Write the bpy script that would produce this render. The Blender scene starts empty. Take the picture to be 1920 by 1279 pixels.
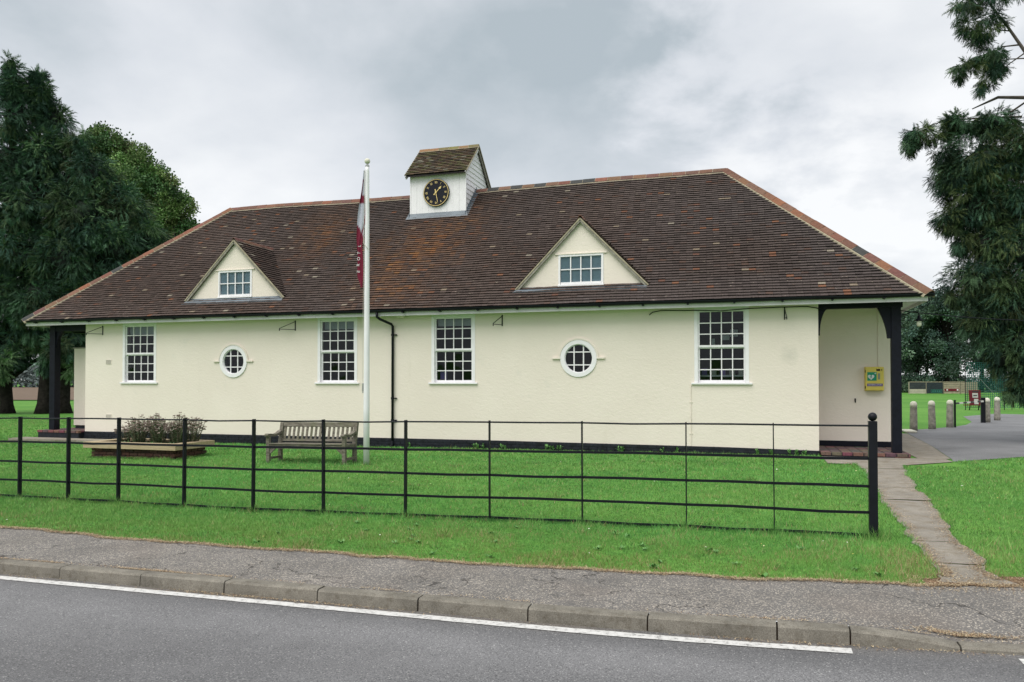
import bpy, bmesh, math, random
import numpy as np
from mathutils import Vector, Matrix, Euler
random.seed(7)
RNG = np.random.default_rng(11)
R = math.radians
scene = bpy.context.scene
COL = scene.collection

# ---------------------------------------------------------------- camera
cam_d = bpy.data.cameras.new('camera')
cam = bpy.data.objects.new('camera', cam_d)
COL.objects.link(cam)
cam.location = (0, 0, 1.7)
cam.rotation_euler = (R(91.0), 0, R(17.5))
cam_d.sensor_width = 36.0
cam_d.lens = 36.0 * 1450 / 1920
cam_d.shift_y = 0.0256
cam_d.clip_end = 4000
scene.camera = cam

# ---------------------------------------------------------------- world, sun, exposure
SUN_EL, SUN_AZ = R(59), R(-20)          # azimuth measured from -y (behind the camera) towards -x
world = bpy.data.worlds.new('World')
scene.world = world
world.use_nodes = True
wt = world.node_tree
for n_ in list(wt.nodes):
    wt.nodes.remove(n_)


def wn(t, **k):
    n_ = wt.nodes.new(t)
    for a, b in k.items():
        setattr(n_, a, b)
    return n_


def wmath(op, a, b=None, c=None):
    n_ = wn('ShaderNodeMath', operation=op)
    for i, v in enumerate((a, b, c)):
        if v is None:
            continue
        if isinstance(v, (int, float)):
            n_.inputs[i].default_value = v
        else:
            wt.links.new(v, n_.inputs[i])
    return n_.outputs[0]


SKY_GAIN = 0.47
w_out = wn('ShaderNodeOutputWorld')
w_mix = wn('ShaderNodeMixShader')
w_sky = wn('ShaderNodeTexSky', sky_type='NISHITA', sun_disc=False)
w_sky.sun_elevation = SUN_EL
w_sky.sun_rotation = R(180) + SUN_AZ
bg1 = wn('ShaderNodeBackground')
bg1.inputs['Strength'].default_value = 0.06
wt.links.new(w_sky.outputs[0], bg1.inputs['Color'])
tc = wn('ShaderNodeTexCoord')
sep = wn('ShaderNodeSeparateXYZ')
wt.links.new(tc.outputs['Generated'], sep.inputs[0])
zc = wmath('MAXIMUM', sep.outputs[2], 0.0)
den = wmath('ADD', zc, 0.32)
cxy = wn('ShaderNodeCombineXYZ')
wt.links.new(wmath('DIVIDE', sep.outputs[0], den), cxy.inputs[0])
wt.links.new(wmath('DIVIDE', sep.outputs[1], den), cxy.inputs[1])
nz1 = wn('ShaderNodeTexNoise')
nz1.inputs['Scale'].default_value = 1.5
nz1.inputs['Detail'].default_value = 7
nz1.inputs['Roughness'].default_value = 0.5
nz1.inputs['Distortion'].default_value = 0.35
wmap = wn('ShaderNodeMapping')
wmap.inputs['Location'].default_value = (3.1, 1.7, 0)
wt.links.new(cxy.outputs[0], wmap.inputs[0])
wt.links.new(wmap.outputs[0], nz1.inputs['Vector'])
# a big soft grey cloud bank overhead and ahead, broken up by the noise
vdot = wn('ShaderNodeVectorMath', operation='DOT_PRODUCT')
wt.links.new(tc.outputs['Generated'], vdot.inputs[0])
cd = Vector((-math.sin(R(17)) * math.cos(R(31)), math.cos(R(17)) * math.cos(R(31)), math.sin(R(31))))
vdot.inputs[1].default_value = cd
blob = wn('ShaderNodeMapRange', interpolation_type='SMOOTHERSTEP')
blob.inputs['From Min'].default_value = 0.905
blob.inputs['From Max'].default_value = 1.0
wt.links.new(wmath('ADD', vdot.outputs['Value'], wmath('MULTIPLY', wmath('SUBTRACT', nz1.outputs[0], 0.5), 0.16)), blob.inputs['Value'])
elev = wn('ShaderNodeMapRange', interpolation_type='SMOOTHSTEP')
elev.inputs['From Min'].default_value = 0.05
elev.inputs['From Max'].default_value = 0.42
wt.links.new(zc, elev.inputs['Value'])
# finer layering and one thin, bright break low on the right
nz2 = wn('ShaderNodeTexNoise')
nz2.inputs['Scale'].default_value = 4.2
nz2.inputs['Detail'].default_value = 6
nz2.inputs['Roughness'].default_value = 0.55
nz2.inputs['Distortion'].default_value = 0.15
wt.links.new(wmap.outputs[0], nz2.inputs['Vector'])
vdot2 = wn('ShaderNodeVectorMath', operation='DOT_PRODUCT')
wt.links.new(tc.outputs['Generated'], vdot2.inputs[0])
vdot2.inputs[1].default_value = Vector((0.08, 0.915, 0.395)).normalized()
blob2 = wn('ShaderNodeMapRange', interpolation_type='SMOOTHERSTEP')
blob2.inputs['From Min'].default_value = 0.962
blob2.inputs['From Max'].default_value = 1.0
wt.links.new(wmath('ADD', vdot2.outputs['Value'], wmath('MULTIPLY', wmath('SUBTRACT', nz2.outputs[0], 0.5), 0.10)), blob2.inputs['Value'])
# brightness of the cloud deck
val = wmath('ADD', wmath('MULTIPLY', wmath('SUBTRACT', nz1.outputs[0], 0.5), 2.2), 0.78)
val = wmath('SUBTRACT', val, wmath('MULTIPLY', blob.outputs[0], 0.36))
val = wmath('ADD', val, wmath('MULTIPLY', wmath('SUBTRACT', nz2.outputs[0], 0.5), 0.55))
val = wmath('ADD', val, wmath('MULTIPLY', blob2.outputs[0], 0.45))
val = wmath('SUBTRACT', val, wmath('MULTIPLY', elev.outputs[0], 0.36))
ramp = wn('ShaderNodeValToRGB')
els = ramp.color_ramp.elements
els[0].position = 0.0
els[0].color = (0.445, 0.505, 0.545, 1)
els[1].position = 1.0
els[1].color = (0.93, 0.94, 0.95, 1)
e_ = els.new(0.5)
e_.color = (0.705, 0.735, 0.775, 1)
wt.links.new(val, ramp.inputs[0])
bg2 = wn('ShaderNodeBackground')
bg2.inputs['Strength'].default_value = SKY_GAIN
wt.links.new(ramp.outputs[0], bg2.inputs['Color'])
w_mix.inputs[0].default_value = 0.93
wt.links.new(bg1.outputs[0], w_mix.inputs[1])
wt.links.new(bg2.outputs[0], w_mix.inputs[2])
wt.links.new(w_mix.outputs[0], w_out.inputs['Surface'])

sun_d = bpy.data.lights.new('sun', 'SUN')
sun_d.energy = 1.5
sun_d.angle = R(60)
sun_d.color = (1.0, 0.97, 0.92)
sun = bpy.data.objects.new('sun', sun_d)
COL.objects.link(sun)
sdir = Vector((math.sin(SUN_AZ) * math.cos(SUN_EL), -math.cos(SUN_AZ) * math.cos(SUN_EL), math.sin(SUN_EL)))
sun.rotation_euler = sdir.to_track_quat('Z', 'Y').to_euler()
sun.location = sdir * 60

scene.view_settings.view_transform = 'Standard'
scene.view_settings.look = 'None'
scene.view_settings.exposure = 1.2
scene.view_settings.gamma = 1.0
scene.view_settings.use_curve_mapping = False
scene.cycles.max_bounces = 6
scene.cycles.transparent_max_bounces = 8

# ---------------------------------------------------------------- mesh helpers


class MB:
    def __init__(s):
        s.v, s.f, s.c = [], [], []

    def face(s, pts, col=None):
        i = len(s.v)
        s.v += [tuple(p) for p in pts]
        s.f.append(tuple(range(i, i + len(pts))))
        s.c += [col] * len(pts)

    def add(s, vs, fs, col=None):
        i = len(s.v)
        s.v += [tuple(p) for p in vs]
        s.f += [tuple(i + k for k in f) for f in fs]
        s.c += [col] * len(vs)

    def box(s, x0, x1, y0, y1, z0, z1, col=None):
        v = [(x, y, z) for z in (z0, z1) for y in (y0, y1) for x in (x0, x1)]
        s.add(v, [(0, 2, 3, 1), (4, 5, 7, 6), (0, 1, 5, 4), (2, 6, 7, 3), (0, 4, 6, 2), (1, 3, 7, 5)], col)
        return s

    def bar(s, p0, p1, w, h, up=(0, 0, 1), col=None):
        """rectangular bar from p0 to p1, w across, h along up"""
        p0, p1 = Vector(p0), Vector(p1)
        d = (p1 - p0).normalized()
        a = d.cross(Vector(up)).normalized()
        b = a.cross(d).normalized()
        v = []
        for p in (p0, p1):
            for sa, sb in ((-1, -1), (1, -1), (1, 1), (-1, 1)):
                v.append(p + a * (sa * w / 2) + b * (sb * h / 2))
        s.add(v, [(0, 1, 2, 3), (4, 7, 6, 5), (0, 4, 5, 1), (1, 5, 6, 2), (2, 6, 7, 3), (3, 7, 4, 0)], col)
        return s

    def tube(s, pts, rads, seg=8, col=None, cap=True):
        pts = [Vector(p) for p in pts]
        if not isinstance(rads, (list, tuple)):
            rads = [rads] * len(pts)
        i0 = len(s.v)
        prev = None
        for k, p in enumerate(pts):
            d = (pts[min(k + 1, len(pts) - 1)] - pts[max(k - 1, 0)]).normalized()
            if prev is None:
                a = d.cross(Vector((0, 0, 1)))
                if a.length < 1e-3:
                    a = d.cross(Vector((1, 0, 0)))
                a.normalize()
            else:
                a = (prev - d * prev.dot(d)).normalized()
            prev = a
            b = d.cross(a)
            for j in range(seg):
                t = 2 * math.pi * j / seg
                s.v.append(tuple(p + (a * math.cos(t) + b * math.sin(t)) * rads[k]))
                s.c.append(col)
        for k in range(len(pts) - 1):
            for j in range(seg):
                q = (j + 1) % seg
                s.f.append((i0 + k * seg + j, i0 + k * seg + q, i0 + (k + 1) * seg + q, i0 + (k + 1) * seg + j))
        if cap:
            s.f.append(tuple(i0 + j for j in reversed(range(seg))))
            s.f.append(tuple(i0 + (len(pts) - 1) * seg + j for j in range(seg)))
        return s

    def lathe(s, prof, cx, cy, seg=20, col=None):
        i0 = len(s.v)
        for r, z in prof:
            for j in range(seg):
                t = 2 * math.pi * j / seg
                s.v.append((cx + r * math.cos(t), cy + r * math.sin(t), z))
                s.c.append(col)
        for k in range(len(prof) - 1):
            for j in range(seg):
                q = (j + 1) % seg
                s.f.append((i0 + k * seg + j, i0 + k * seg + q, i0 + (k + 1) * seg + q, i0 + (k + 1) * seg + j))
        s.f.append(tuple(i0 + j for j in reversed(range(seg))))
        s.f.append(tuple(i0 + (len(prof) - 1) * seg + j for j in range(seg)))
        return s


def mesh_of(name, mb, mat, smooth=False, bevel=0.0, default=(1, 1, 1)):
    me = bpy.data.meshes.new(name)
    me.from_pydata(mb.v, [], mb.f)
    if any(c is not None for c in mb.c):
        at = me.attributes.new('tint', 'FLOAT_COLOR', 'POINT')
        arr = np.ones((len(mb.v), 4), np.float32)
        for i, c in enumerate(mb.c):
            arr[i, :3] = c if c is not None else default
        at.data.foreach_set('color', arr.ravel())
    if bevel > 0:
        bm = bmesh.new()
        bm.from_mesh(me)
        bmesh.ops.remove_doubles(bm, verts=bm.verts, dist=1e-5)
        bmesh.ops.bevel(bm, geom=[e for e in bm.edges if len(e.link_faces) == 2 and e.calc_face_angle(0) > 0.5],
                        offset=bevel, segments=2, affect='EDGES', profile=0.6)
        bm.to_mesh(me)
        bm.free()
    if smooth:
        for p in me.polygons:
            p.use_smooth = True
    if mat:
        me.materials.append(mat)
    me.update()
    return me


def np_mesh(name, verts, faces, mat, tint=None, smooth=False):
    """verts (N,3), faces (M,k) numpy arrays"""
    me = bpy.data.meshes.new(name)
    nv, (nf, k) = len(verts), faces.shape
    me.vertices.add(nv)
    me.vertices.foreach_set('co', np.ascontiguousarray(verts, np.float32).ravel())
    me.loops.add(nf * k)
    me.loops.foreach_set('vertex_index', np.ascontiguousarray(faces, np.int32).ravel())
    me.polygons.add(nf)
    me.polygons.foreach_set('loop_start', np.arange(0, nf * k, k, dtype=np.int32))
    me.polygons.foreach_set('loop_total', np.full(nf, k, np.int32))
    if smooth:
        me.polygons.foreach_set('use_smooth', np.ones(nf, bool))
    if tint is not None:
        at = me.attributes.new('tint', 'FLOAT_COLOR', 'POINT')
        arr = np.ones((nv, 4), np.float32)
        arr[:, :3] = tint
        at.data.foreach_set('color', arr.ravel())
    if mat:
        me.materials.append(mat)
    me.update(calc_edges=True)
    me.validate()
    return me


WOFF = {}


def link(name, data, parent=None, loc=None):
    """data in world coordinates (loc None) or local data placed at world loc"""
    o = bpy.data.objects.new(name, data)
    COL.objects.link(o)
    w = Vector(loc) if loc is not None else Vector((0, 0, 0))
    WOFF[o.name] = w
    if parent is not None:
        o.parent = parent
        o.location = w - WOFF[parent.name]
    else:
        o.location = w
    return o


def obj(name, mb, mat, parent=None, smooth=False, bevel=0.0):
    return link(name, mesh_of(name, mb, mat, smooth, bevel), parent)


def empty(name, loc=(0, 0, 0), parent=None):
    return link(name, None, parent, loc)


def tag(o, label=None, cat=None, group=None, kind=None):
    if label:
        o['label'] = label
    if cat:
        o['category'] = cat
    if group:
        o['group'] = group
    if kind:
        o['kind'] = kind
    return o


def copy_tree(o, parent=None):
    c = o.copy()
    COL.objects.link(c)
    if parent is not None:
        c.parent = parent
    for ch in o.children:
        copy_tree(ch, c)
    return c


# ---------------------------------------------------------------- materials
MATS = {}


class NT:
    def __init__(s, name):
        s.m = bpy.data.materials.new(name)
        s.m.use_nodes = True
        s.t = s.m.node_tree
        s.b = s.t.nodes['Principled BSDF']
        s.out = s.t.nodes['Material Output']

    def n(s, t, **k):
        x = s.t.nodes.new(t)
        for a, b in k.items():
            setattr(x, a, b)
        return x

    def l(s, a, b):
        s.t.links.new(a, b)

    def coord(s, scale=(1, 1, 1)):
        g = s.n('ShaderNodeNewGeometry')
        mp = s.n('ShaderNodeMapping')
        mp.inputs['Scale'].default_value = scale
        s.l(g.outputs['Position'], mp.inputs[0])
        return mp.outputs[0]

    def noise(s, scale, detail=4, rough=0.55, stretch=(1, 1, 1), dist=0.0):
        x = s.n('ShaderNodeTexNoise')
        x.inputs['Scale'].default_value = scale
        x.inputs['Detail'].default_value = detail
        x.inputs['Roughness'].default_value = rough
        x.inputs['Distortion'].default_value = dist
        s.l(s.coord(stretch), x.inputs['Vector'])
        return x.outputs[0]

    def ramp(s, fac, stops):
        x = s.n('ShaderNodeValToRGB')
        e = x.color_ramp.elements
        while len(e) < len(stops):
            e.new(0.5)
        for q, (p, c) in zip(e, stops):
            q.position = p
            q.color = (*c, 1) if len(c) == 3 else c
        s.l(fac, x.inputs[0])
        return x.outputs[0]

    def mix(s, a, b, fac, mode='MIX'):
        x = s.n('ShaderNodeMix', data_type='RGBA', blend_type=mode)
        for sock, v in ((x.inputs['Factor'], fac), (x.inputs['A'], a), (x.inputs['B'], b)):
            if isinstance(v, (int, float)):
                sock.default_value = v
            elif isinstance(v, tuple):
                sock.default_value = (*v, 1)
            else:
                s.l(v, sock)
        return x.outputs['Result']

    def tint(s):
        a = s.n('ShaderNodeAttribute', attribute_name='tint')
        return a.outputs['Color']

    def bump(s, h, strength=0.3, dist=0.01):
        x = s.n('ShaderNodeBump')
        x.inputs['Strength'].default_value = strength
        x.inputs['Distance'].default_value = dist
        s.l(h, x.inputs['Height'])
        s.l(x.outputs[0], s.b.inputs['Normal'])
        return x

    def base(s, c):
        if isinstance(c, tuple):
            s.b.inputs['Base Color'].default_value = (*c, 1)
        else:
            s.l(c, s.b.inputs['Base Color'])

    def rough(s, r, spec=0.5):
        s.b.inputs['Roughness'].default_value = r
        s.b.inputs['Specular IOR Level'].default_value = spec


def g1(v):
    return (v, v, v)


def simple(name, c, rough=0.6, spec=0.4, var=0.12, scale=6, bump=0.0, bscale=60, metal=0.0):
    k = NT(name)
    lo = tuple(x * (1 - var) for x in c)
    hi = tuple(min(1, x * (1 + var)) for x in c)
    k.base(k.ramp(k.noise(scale, 5), [(0.3, lo), (0.7, hi)]))
    k.rough(rough, spec)
    k.b.inputs['Metallic'].default_value = metal
    if bump:
        k.bump(k.noise(bscale, 4), bump, 0.004)
    MATS[name] = k.m
    return k.m


def tinted(name, rough=0.8, spec=0.3, scale=25, lo=0.75, hi=1.2, bump=0.25, bscale=120):
    k = NT(name)
    k.base(k.mix(k.tint(), k.ramp(k.noise(scale, 5, 0.6), [(0.3, g1(lo)), (0.7, g1(hi))]), 1.0, 'MULTIPLY'))
    k.rough(rough, spec)
    if bump:
        k.bump(k.noise(bscale, 3), bump, 0.003)
    MATS[name] = k.m
    return k.m


# painted roughcast wall
k = NT('cream_render')
big = k.noise(0.55, 5, 0.6)
c1 = k.ramp(big, [(0.3, (0.735, 0.662, 0.582)), (0.7, (0.785, 0.712, 0.632))])
streak = k.noise(2.2, 6, 0.65, (2.2, 1, 0.35))
c2 = k.mix(c1, (0.58, 0.52, 0.43), k.ramp(streak, [(0.60, g1(0)), (0.85, g1(0.28))]))
spots = k.noise(16, 3, 0.6)
c3 = k.mix(c2, (0.52, 0.47, 0.40), k.ramp(spots, [(0.70, g1(0)), (0.80, g1(0.25))]))
c3 = k.mix(c3, (0.60, 0.58, 0.52), k.ramp(k.noise(0.8, 7, 0.72), [(0.60, g1(0)), (0.72, g1(0.4))]))
gg = k.n('ShaderNodeNewGeometry')
dst = k.n('ShaderNodeVectorMath', operation='DISTANCE')      # old damp mark right of the last window
k.l(gg.outputs['Position'], dst.inputs[0])
dst.inputs[1].default_value = (0.74, 19.2, 2.29)
dn_ = k.n('ShaderNodeMath', operation='MULTIPLY_ADD')
k.l(k.noise(5, 5, .65), dn_.inputs[0])
dn_.inputs[1].default_value = 0.35
k.l(dst.outputs['Value'], dn_.inputs[2])
c3 = k.mix(c3, (0.42, 0.42, 0.36), k.ramp(dn_.outputs[0], [(0.17, g1(0.42)), (0.42, g1(0.0))]))
k.base(c3)
k.rough(0.85, 0.2)
h1 = k.noise(9, 6, 0.62, (1, 1, 1.8), 0.6)
h2 = k.noise(45, 4, 0.6)
hm = k.n('ShaderNodeMath', operation='MULTIPLY_ADD')
k.l(h2, hm.inputs[0])
hm.inputs[1].default_value = 0.35
k.l(h1, hm.inputs[2])
k.bump(hm.outputs[0], 0.36, 0.02)
M_WALL = k.m

M_WHITE = simple('white_paint', (0.80, 0.78, 0.80), 0.4, 0.4, 0.04, 8)
M_FASCIA = simple('fascia_paint', (0.66, 0.63, 0.66), 0.5, 0.4, 0.08, 5)
M_BLACK = simple('black_paint', (0.006, 0.007, 0.011), 0.45, 0.22, 0.25, 9, 0.15, 40)
M_BLACKWOOD = simple('black_stained_timber', (0.005, 0.006, 0.012), 0.6, 0.18, 0.3, 12, 0.3, 50)
M_PLINTH = simple('tarred_brick', (0.012, 0.014, 0.020), 0.6, 0.25, 0.5, 7, 0.5, 30)
M_LEAD = simple('lead_sheet', (0.115, 0.14, 0.165), 0.5, 0.5, 0.2, 5, 0.2, 20)
M_MORTAR = simple('lime_mortar', (0.34, 0.30, 0.215), 0.9, 0.2, 0.25, 14, 0.4, 70)
M_GOLD = simple('gilded_metal', (0.72, 0.55, 0.22), 0.35, 0.5, 0.06, 10)
M_DIAL = simple('black_dial', (0.008, 0.009, 0.016), 0.5, 0.2, 0.1, 10)
k = NT('clay_tile')
c = k.mix(k.tint(), k.ramp(k.noise(30, 5, 0.6), [(0.3, g1(0.72)), (0.7, g1(1.25))]), 1.0, 'MULTIPLY')
c = k.mix(c, (0.34, 0.29, 0.22), k.ramp(k.noise(17, 3, 0.6, (.55, 1, 1.3)), [(0.675, g1(0)), (0.72, g1(0.75))]))
c = k.mix(c, (0.20, 0.10, 0.045), k.ramp(k.noise(11, 4, 0.6, (.7, 1, 1.3)), [(0.66, g1(0)), (0.74, g1(0.35))]))
k.base(c)
k.rough(0.88, 0.15)
k.bump(k.noise(90, 3), 0.3, 0.003)
M_TILE = k.m
M_RIDGE = tinted('ridge_tile_clay', 0.8, 0.25, 18, 0.75, 1.2, 0.3, 80)
M_BRICK = tinted('red_brick', 0.85, 0.2, 22, 0.65, 1.25, 0.5, 60)
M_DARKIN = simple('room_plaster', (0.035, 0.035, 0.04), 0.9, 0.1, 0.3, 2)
M_ROOFSHEET = simple('roofing_felt', (0.03, 0.026, 0.026), 0.9, 0.1, 0.3, 3)
M_BLIND = simple('grey_blind', (0.42, 0.46, 0.44), 0.8, 0.2, 0.1, 30)
M_DBLIND = simple('blue_grey_film', (0.30, 0.40, 0.46), 0.6, 0.3, 0.1, 8)
M_PAPER = simple('paper', (0.6, 0.62, 0.62), 0.8, 0.2, 0.05, 8)
M_POLE = simple('flagpole_paint', (0.76, 0.75, 0.77), 0.35, 0.5, 0.05, 3)
M_STEEL = simple('galvanised_steel', (0.38, 0.38, 0.36), 0.4, 0.5, 0.1, 10, metal=0.6)
M_ROPE = simple('halyard_rope', (0.5, 0.48, 0.42), 0.9, 0.1)
M_CONC = simple('weathered_concrete', (0.25, 0.235, 0.20), 0.9, 0.2, 0.35, 9, 0.5, 50)
M_CAP = simple('cream_bollard_cap', (0.62, 0.60, 0.50), 0.7, 0.3, 0.12, 20)
M_YELLOW = simple('yellow_steel', (0.62, 0.50, 0.09), 0.4, 0.5, 0.06, 6)
M_GREENSIGN = simple('green_sign', (0.0, 0.24, 0.13), 0.4, 0.4, 0.03)
M_PURPLE = simple('purple_strip', (0.10, 0.05, 0.22), 0.5, 0.4, 0.05)
M_DKGLASS = simple('dark_display', (0.02, 0.005, 0.005), 0.2, 0.5, 0.1)
M_GREYPLASTIC = simple('grey_keypad', (0.22, 0.24, 0.2), 0.5, 0.4, 0.1)
M_REDPAINT = simple('red_paint', (0.30, 0.015, 0.03), 0.5, 0.4, 0.1)
M_TIMBER = None
M_STRIPEW = simple('barrier_white', (0.7, 0.68, 0.6), 0.5, 0.4, 0.1)
M_SOIL = simple('planting_soil', (0.035, 0.025, 0.018), 0.95, 0.1, 0.4, 20, 0.6, 40)

# glass: clear pane with a mirror-like front
k = NT('window_glass')
tr = k.n('ShaderNodeBsdfTransparent')
tr.inputs[0].default_value = (0.74, 0.80, 0.82, 1)
gl = k.n('ShaderNodeBsdfGlossy')
gl.inputs['Roughness'].default_value = 0.03
gl.inputs['Color'].default_value = (0.9, 0.95, 1.0, 1)
nb = k.n('ShaderNodeBump')
nb.inputs['Strength'].default_value = 0.08
nb.inputs['Distance'].default_value = 0.02
k.l(k.noise(2.2, 2), nb.inputs['Height'])
k.l(nb.outputs[0], gl.inputs['Normal'])
fr = k.n('ShaderNodeFresnel')
fr.inputs[0].default_value = 1.38
mx = k.n('ShaderNodeMixShader')
k.l(fr.outputs[0], mx.inputs[0])
k.l(tr.outputs[0], mx.inputs[1])
k.l(gl.outputs[0], mx.inputs[2])
k.l(mx.outputs[0], k.out.inputs['Surface'])
M_GLASS = k.m

# weathered oak
k = NT('weathered_oak')
gr = k.noise(7, 6, 0.65, (1.0, 6, 6), 0.4)
gr2 = k.noise(3.5, 4, 0.6)
c = k.ramp(gr, [(0.25, (0.050, 0.044, 0.036)), (0.5, (0.150, 0.135, 0.108)), (0.78, (0.27, 0.25, 0.205))])
c = k.mix(c, (0.10, 0.115, 0.05), k.ramp(gr2, [(0.5, g1(0)), (0.75, g1(0.6))]))
k.base(c)
k.rough(0.85, 0.2)
k.bump(gr, 0.5, 0.006)
M_OAK = k.m

# fresh sawn softwood
k = NT('sawn_softwood')
gr = k.noise(5, 6, 0.6, (0.6, 7, 9), 0.5)
k.base(k.ramp(gr, [(0.25, (0.26, 0.195, 0.115)), (0.55, (0.39, 0.31, 0.20)), (0.8, (0.46, 0.375, 0.255))]))
k.rough(0.75, 0.2)
k.bump(gr, 0.25, 0.003)
M_TIMBER = k.m

# road asphalt
k = NT('road_asphalt')
fine = k.noise(105, 3, 0.75)
vor = k.n('ShaderNodeTexVoronoi')
vor.inputs['Scale'].default_value = 125
k.l(k.coord(), vor.inputs['Vector'])
wide = k.noise(0.8, 6, 0.65)
band = k.noise(0.35, 4, 0.5, (0.10, 2.2, 1))
c = k.ramp(fine, [(0.30, (0.075, 0.074, 0.076)), (0.52, (0.165, 0.163, 0.166)), (0.74, (0.275, 0.272, 0.274))])
c = k.mix(c, k.ramp(wide, [(0.3, g1(0.84)), (0.7, g1(1.14))]), 1.0, 'MULTIPLY')
c = k.mix(c, k.ramp(band, [(0.3, g1(0.80)), (0.7, g1(1.16))]), 1.0, 'MULTIPLY')
sp = k.n('ShaderNodeSeparateColor')
k.l(vor.outputs['Color'], sp.inputs[0])
c = k.mix(c, (0.42, 0.41, 0.40), k.ramp(sp.outputs[0], [(0.955, g1(0)), (0.97, g1(0.55))]))
c = k.mix(c, (0.04, 0.04, 0.042), k.ramp(sp.outputs[1], [(0.88, g1(0)), (0.94, g1(0.55))]))
c = k.mix(c, (0.055, 0.052, 0.05), k.ramp(k.noise(1.7, 6, 0.7, (.6, 1.4, 1)), [(0.66, g1(0)), (0.75, g1(0.35))]))
c = k.mix(c, k.ramp(k.noise(0.5, 2, 0.4, (0.02, 1.5, 1)), [(0.40, g1(0.88)), (0.60, g1(1.10))]), 1.0, 'MULTIPLY')
c = k.mix(c, k.tint(), 1.0, 'MULTIPLY')
k.base(c)
k.rough(0.85, 0.3)
k.bump(fine, 0.6, 0.006)
M_ROAD = k.m

# worn white line
k = NT('road_paint')
wr = k.noise(22, 7, 0.75)
c = k.ramp(wr, [(0.36, (0.22, 0.215, 0.21)), (0.44, (0.50, 0.49, 0.47)), (0.56, (0.62, 0.61, 0.59))])
k.base(c)
k.rough(0.7, 0.3)
k.bump(k.noise(95, 3), 0.4, 0.004)
M_LINE = k.m

# old pavement: aggregate showing, cracks
k = NT('pavement_asphalt')
vor = k.n('ShaderNodeTexVoronoi')
vor.inputs['Scale'].default_value = 108
k.l(k.coord(), vor.inputs['Vector'])
sp = k.n('ShaderNodeSeparateColor')
k.l(vor.outputs['Color'], sp.inputs[0])
c = k.ramp(k.noise(70, 3, 0.7), [(0.3, (0.104, 0.098, 0.092)), (0.7, (0.203, 0.192, 0.18))])
wide = k.noise(1.1, 5, 0.6)
stone = k.ramp(wide, [(0.35, g1(0.84)), (0.65, g1(0.66))])
st = k.n('ShaderNodeMath', operation='GREATER_THAN')
k.l(sp.outputs[0], st.inputs[0])
k.l(stone, st.inputs[1])
c = k.mix(c, k.ramp(sp.outputs[1], [(0.0, (0.22, 0.198, 0.175)), (1.0, (0.45, 0.405, 0.345))]), st.outputs[0])
c = k.mix(c, (0.20, 0.165, 0.14), k.ramp(k.noise(0.9, 4), [(0.5, g1(0)), (0.8, g1(0.5))]))
crk = k.n('ShaderNodeTexVoronoi', feature='DISTANCE_TO_EDGE')
crk.inputs['Scale'].default_value = 0.75
wv = k.n('ShaderNodeVectorMath', operation='ADD')
nzc = k.n('ShaderNodeTexNoise')
nzc.inputs['Scale'].default_value = 2.3
nzc.inputs['Detail'].default_value = 7
k.l(k.coord(), nzc.inputs['Vector'])
k.l(k.coord((0.8, 1.5, 1)), wv.inputs[0])
k.l(nzc.outputs['Color'], wv.inputs[1])
k.l(wv.outputs[0], crk.inputs['Vector'])
crf = k.ramp(crk.outputs['Distance'], [(0.002, g1(0.9)), (0.009, g1(0.0))])
c = k.mix(c, (0.03, 0.027, 0.025), k.mix(crf, k.ramp(k.noise(0.8, 2), [(0.40, g1(0)), (0.52, g1(1))]), 1.0, 'MULTIPLY'))
c = k.mix(c, k.ramp(k.noise(1.6, 6, .65), [(0.3, g1(0.78)), (0.7, g1(1.12))]), 1.0, 'MULTIPLY')
k.base(c)
k.rough(0.9, 0.2)
k.bump(vor.outputs['Distance'], 0.5, 0.006)
M_PAVE = k.m

# kerb concrete
k = NT('kerb_concrete')
fine = k.noise(130, 3, 0.7)
c = k.ramp(fine, [(0.3, (0.13, 0.118, 0.098)), (0.7, (0.29, 0.268, 0.225))])
c = k.mix(c, k.ramp(k.noise(3.5, 5, 0.65), [(0.3, g1(0.60)), (0.7, g1(1.15))]), 1.0, 'MULTIPLY')
c = k.mix(c, (0.085, 0.07, 0.05), k.ramp(k.noise(13, 6, .7), [(0.52, g1(0)), (0.72, g1(0.7))]))
k.base(c)
k.rough(0.9, 0.2)
k.bump(fine, 0.5, 0.006)
M_KERB = k.m

# path concrete
k = NT('path_concrete')
fine = k.noise(80, 4, 0.7)
c = k.ramp(fine, [(0.3, (0.20, 0.18, 0.15)), (0.7, (0.34, 0.31, 0.265))])
c = k.mix(c, k.ramp(k.noise(2.0, 5, 0.65), [(0.3, g1(0.75)), (0.7, g1(1.12))]), 1.0, 'MULTIPLY')
c = k.mix(c, (0.16, 0.125, 0.075), k.ramp(k.noise(4.5, 7, .7), [(0.48, g1(0)), (0.70, g1(0.75))]))
k.base(c)
k.rough(0.9, 0.2)
k.bump(fine, 0.4, 0.006)
M_PATH = k.m

# car-park tarmac
k = NT('carpark_tarmac')
c = k.ramp(k.noise(40, 5, 0.7), [(0.3, (0.12, 0.12, 0.125)), (0.7, (0.24, 0.24, 0.245))])
c = k.mix(c, k.ramp(k.noise(0.6, 5, 0.65), [(0.3, g1(0.75)), (0.7, g1(1.2))]), 1.0, 'MULTIPLY')
k.base(c)
k.rough(0.8, 0.3)
M_TARMAC = k.m

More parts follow.
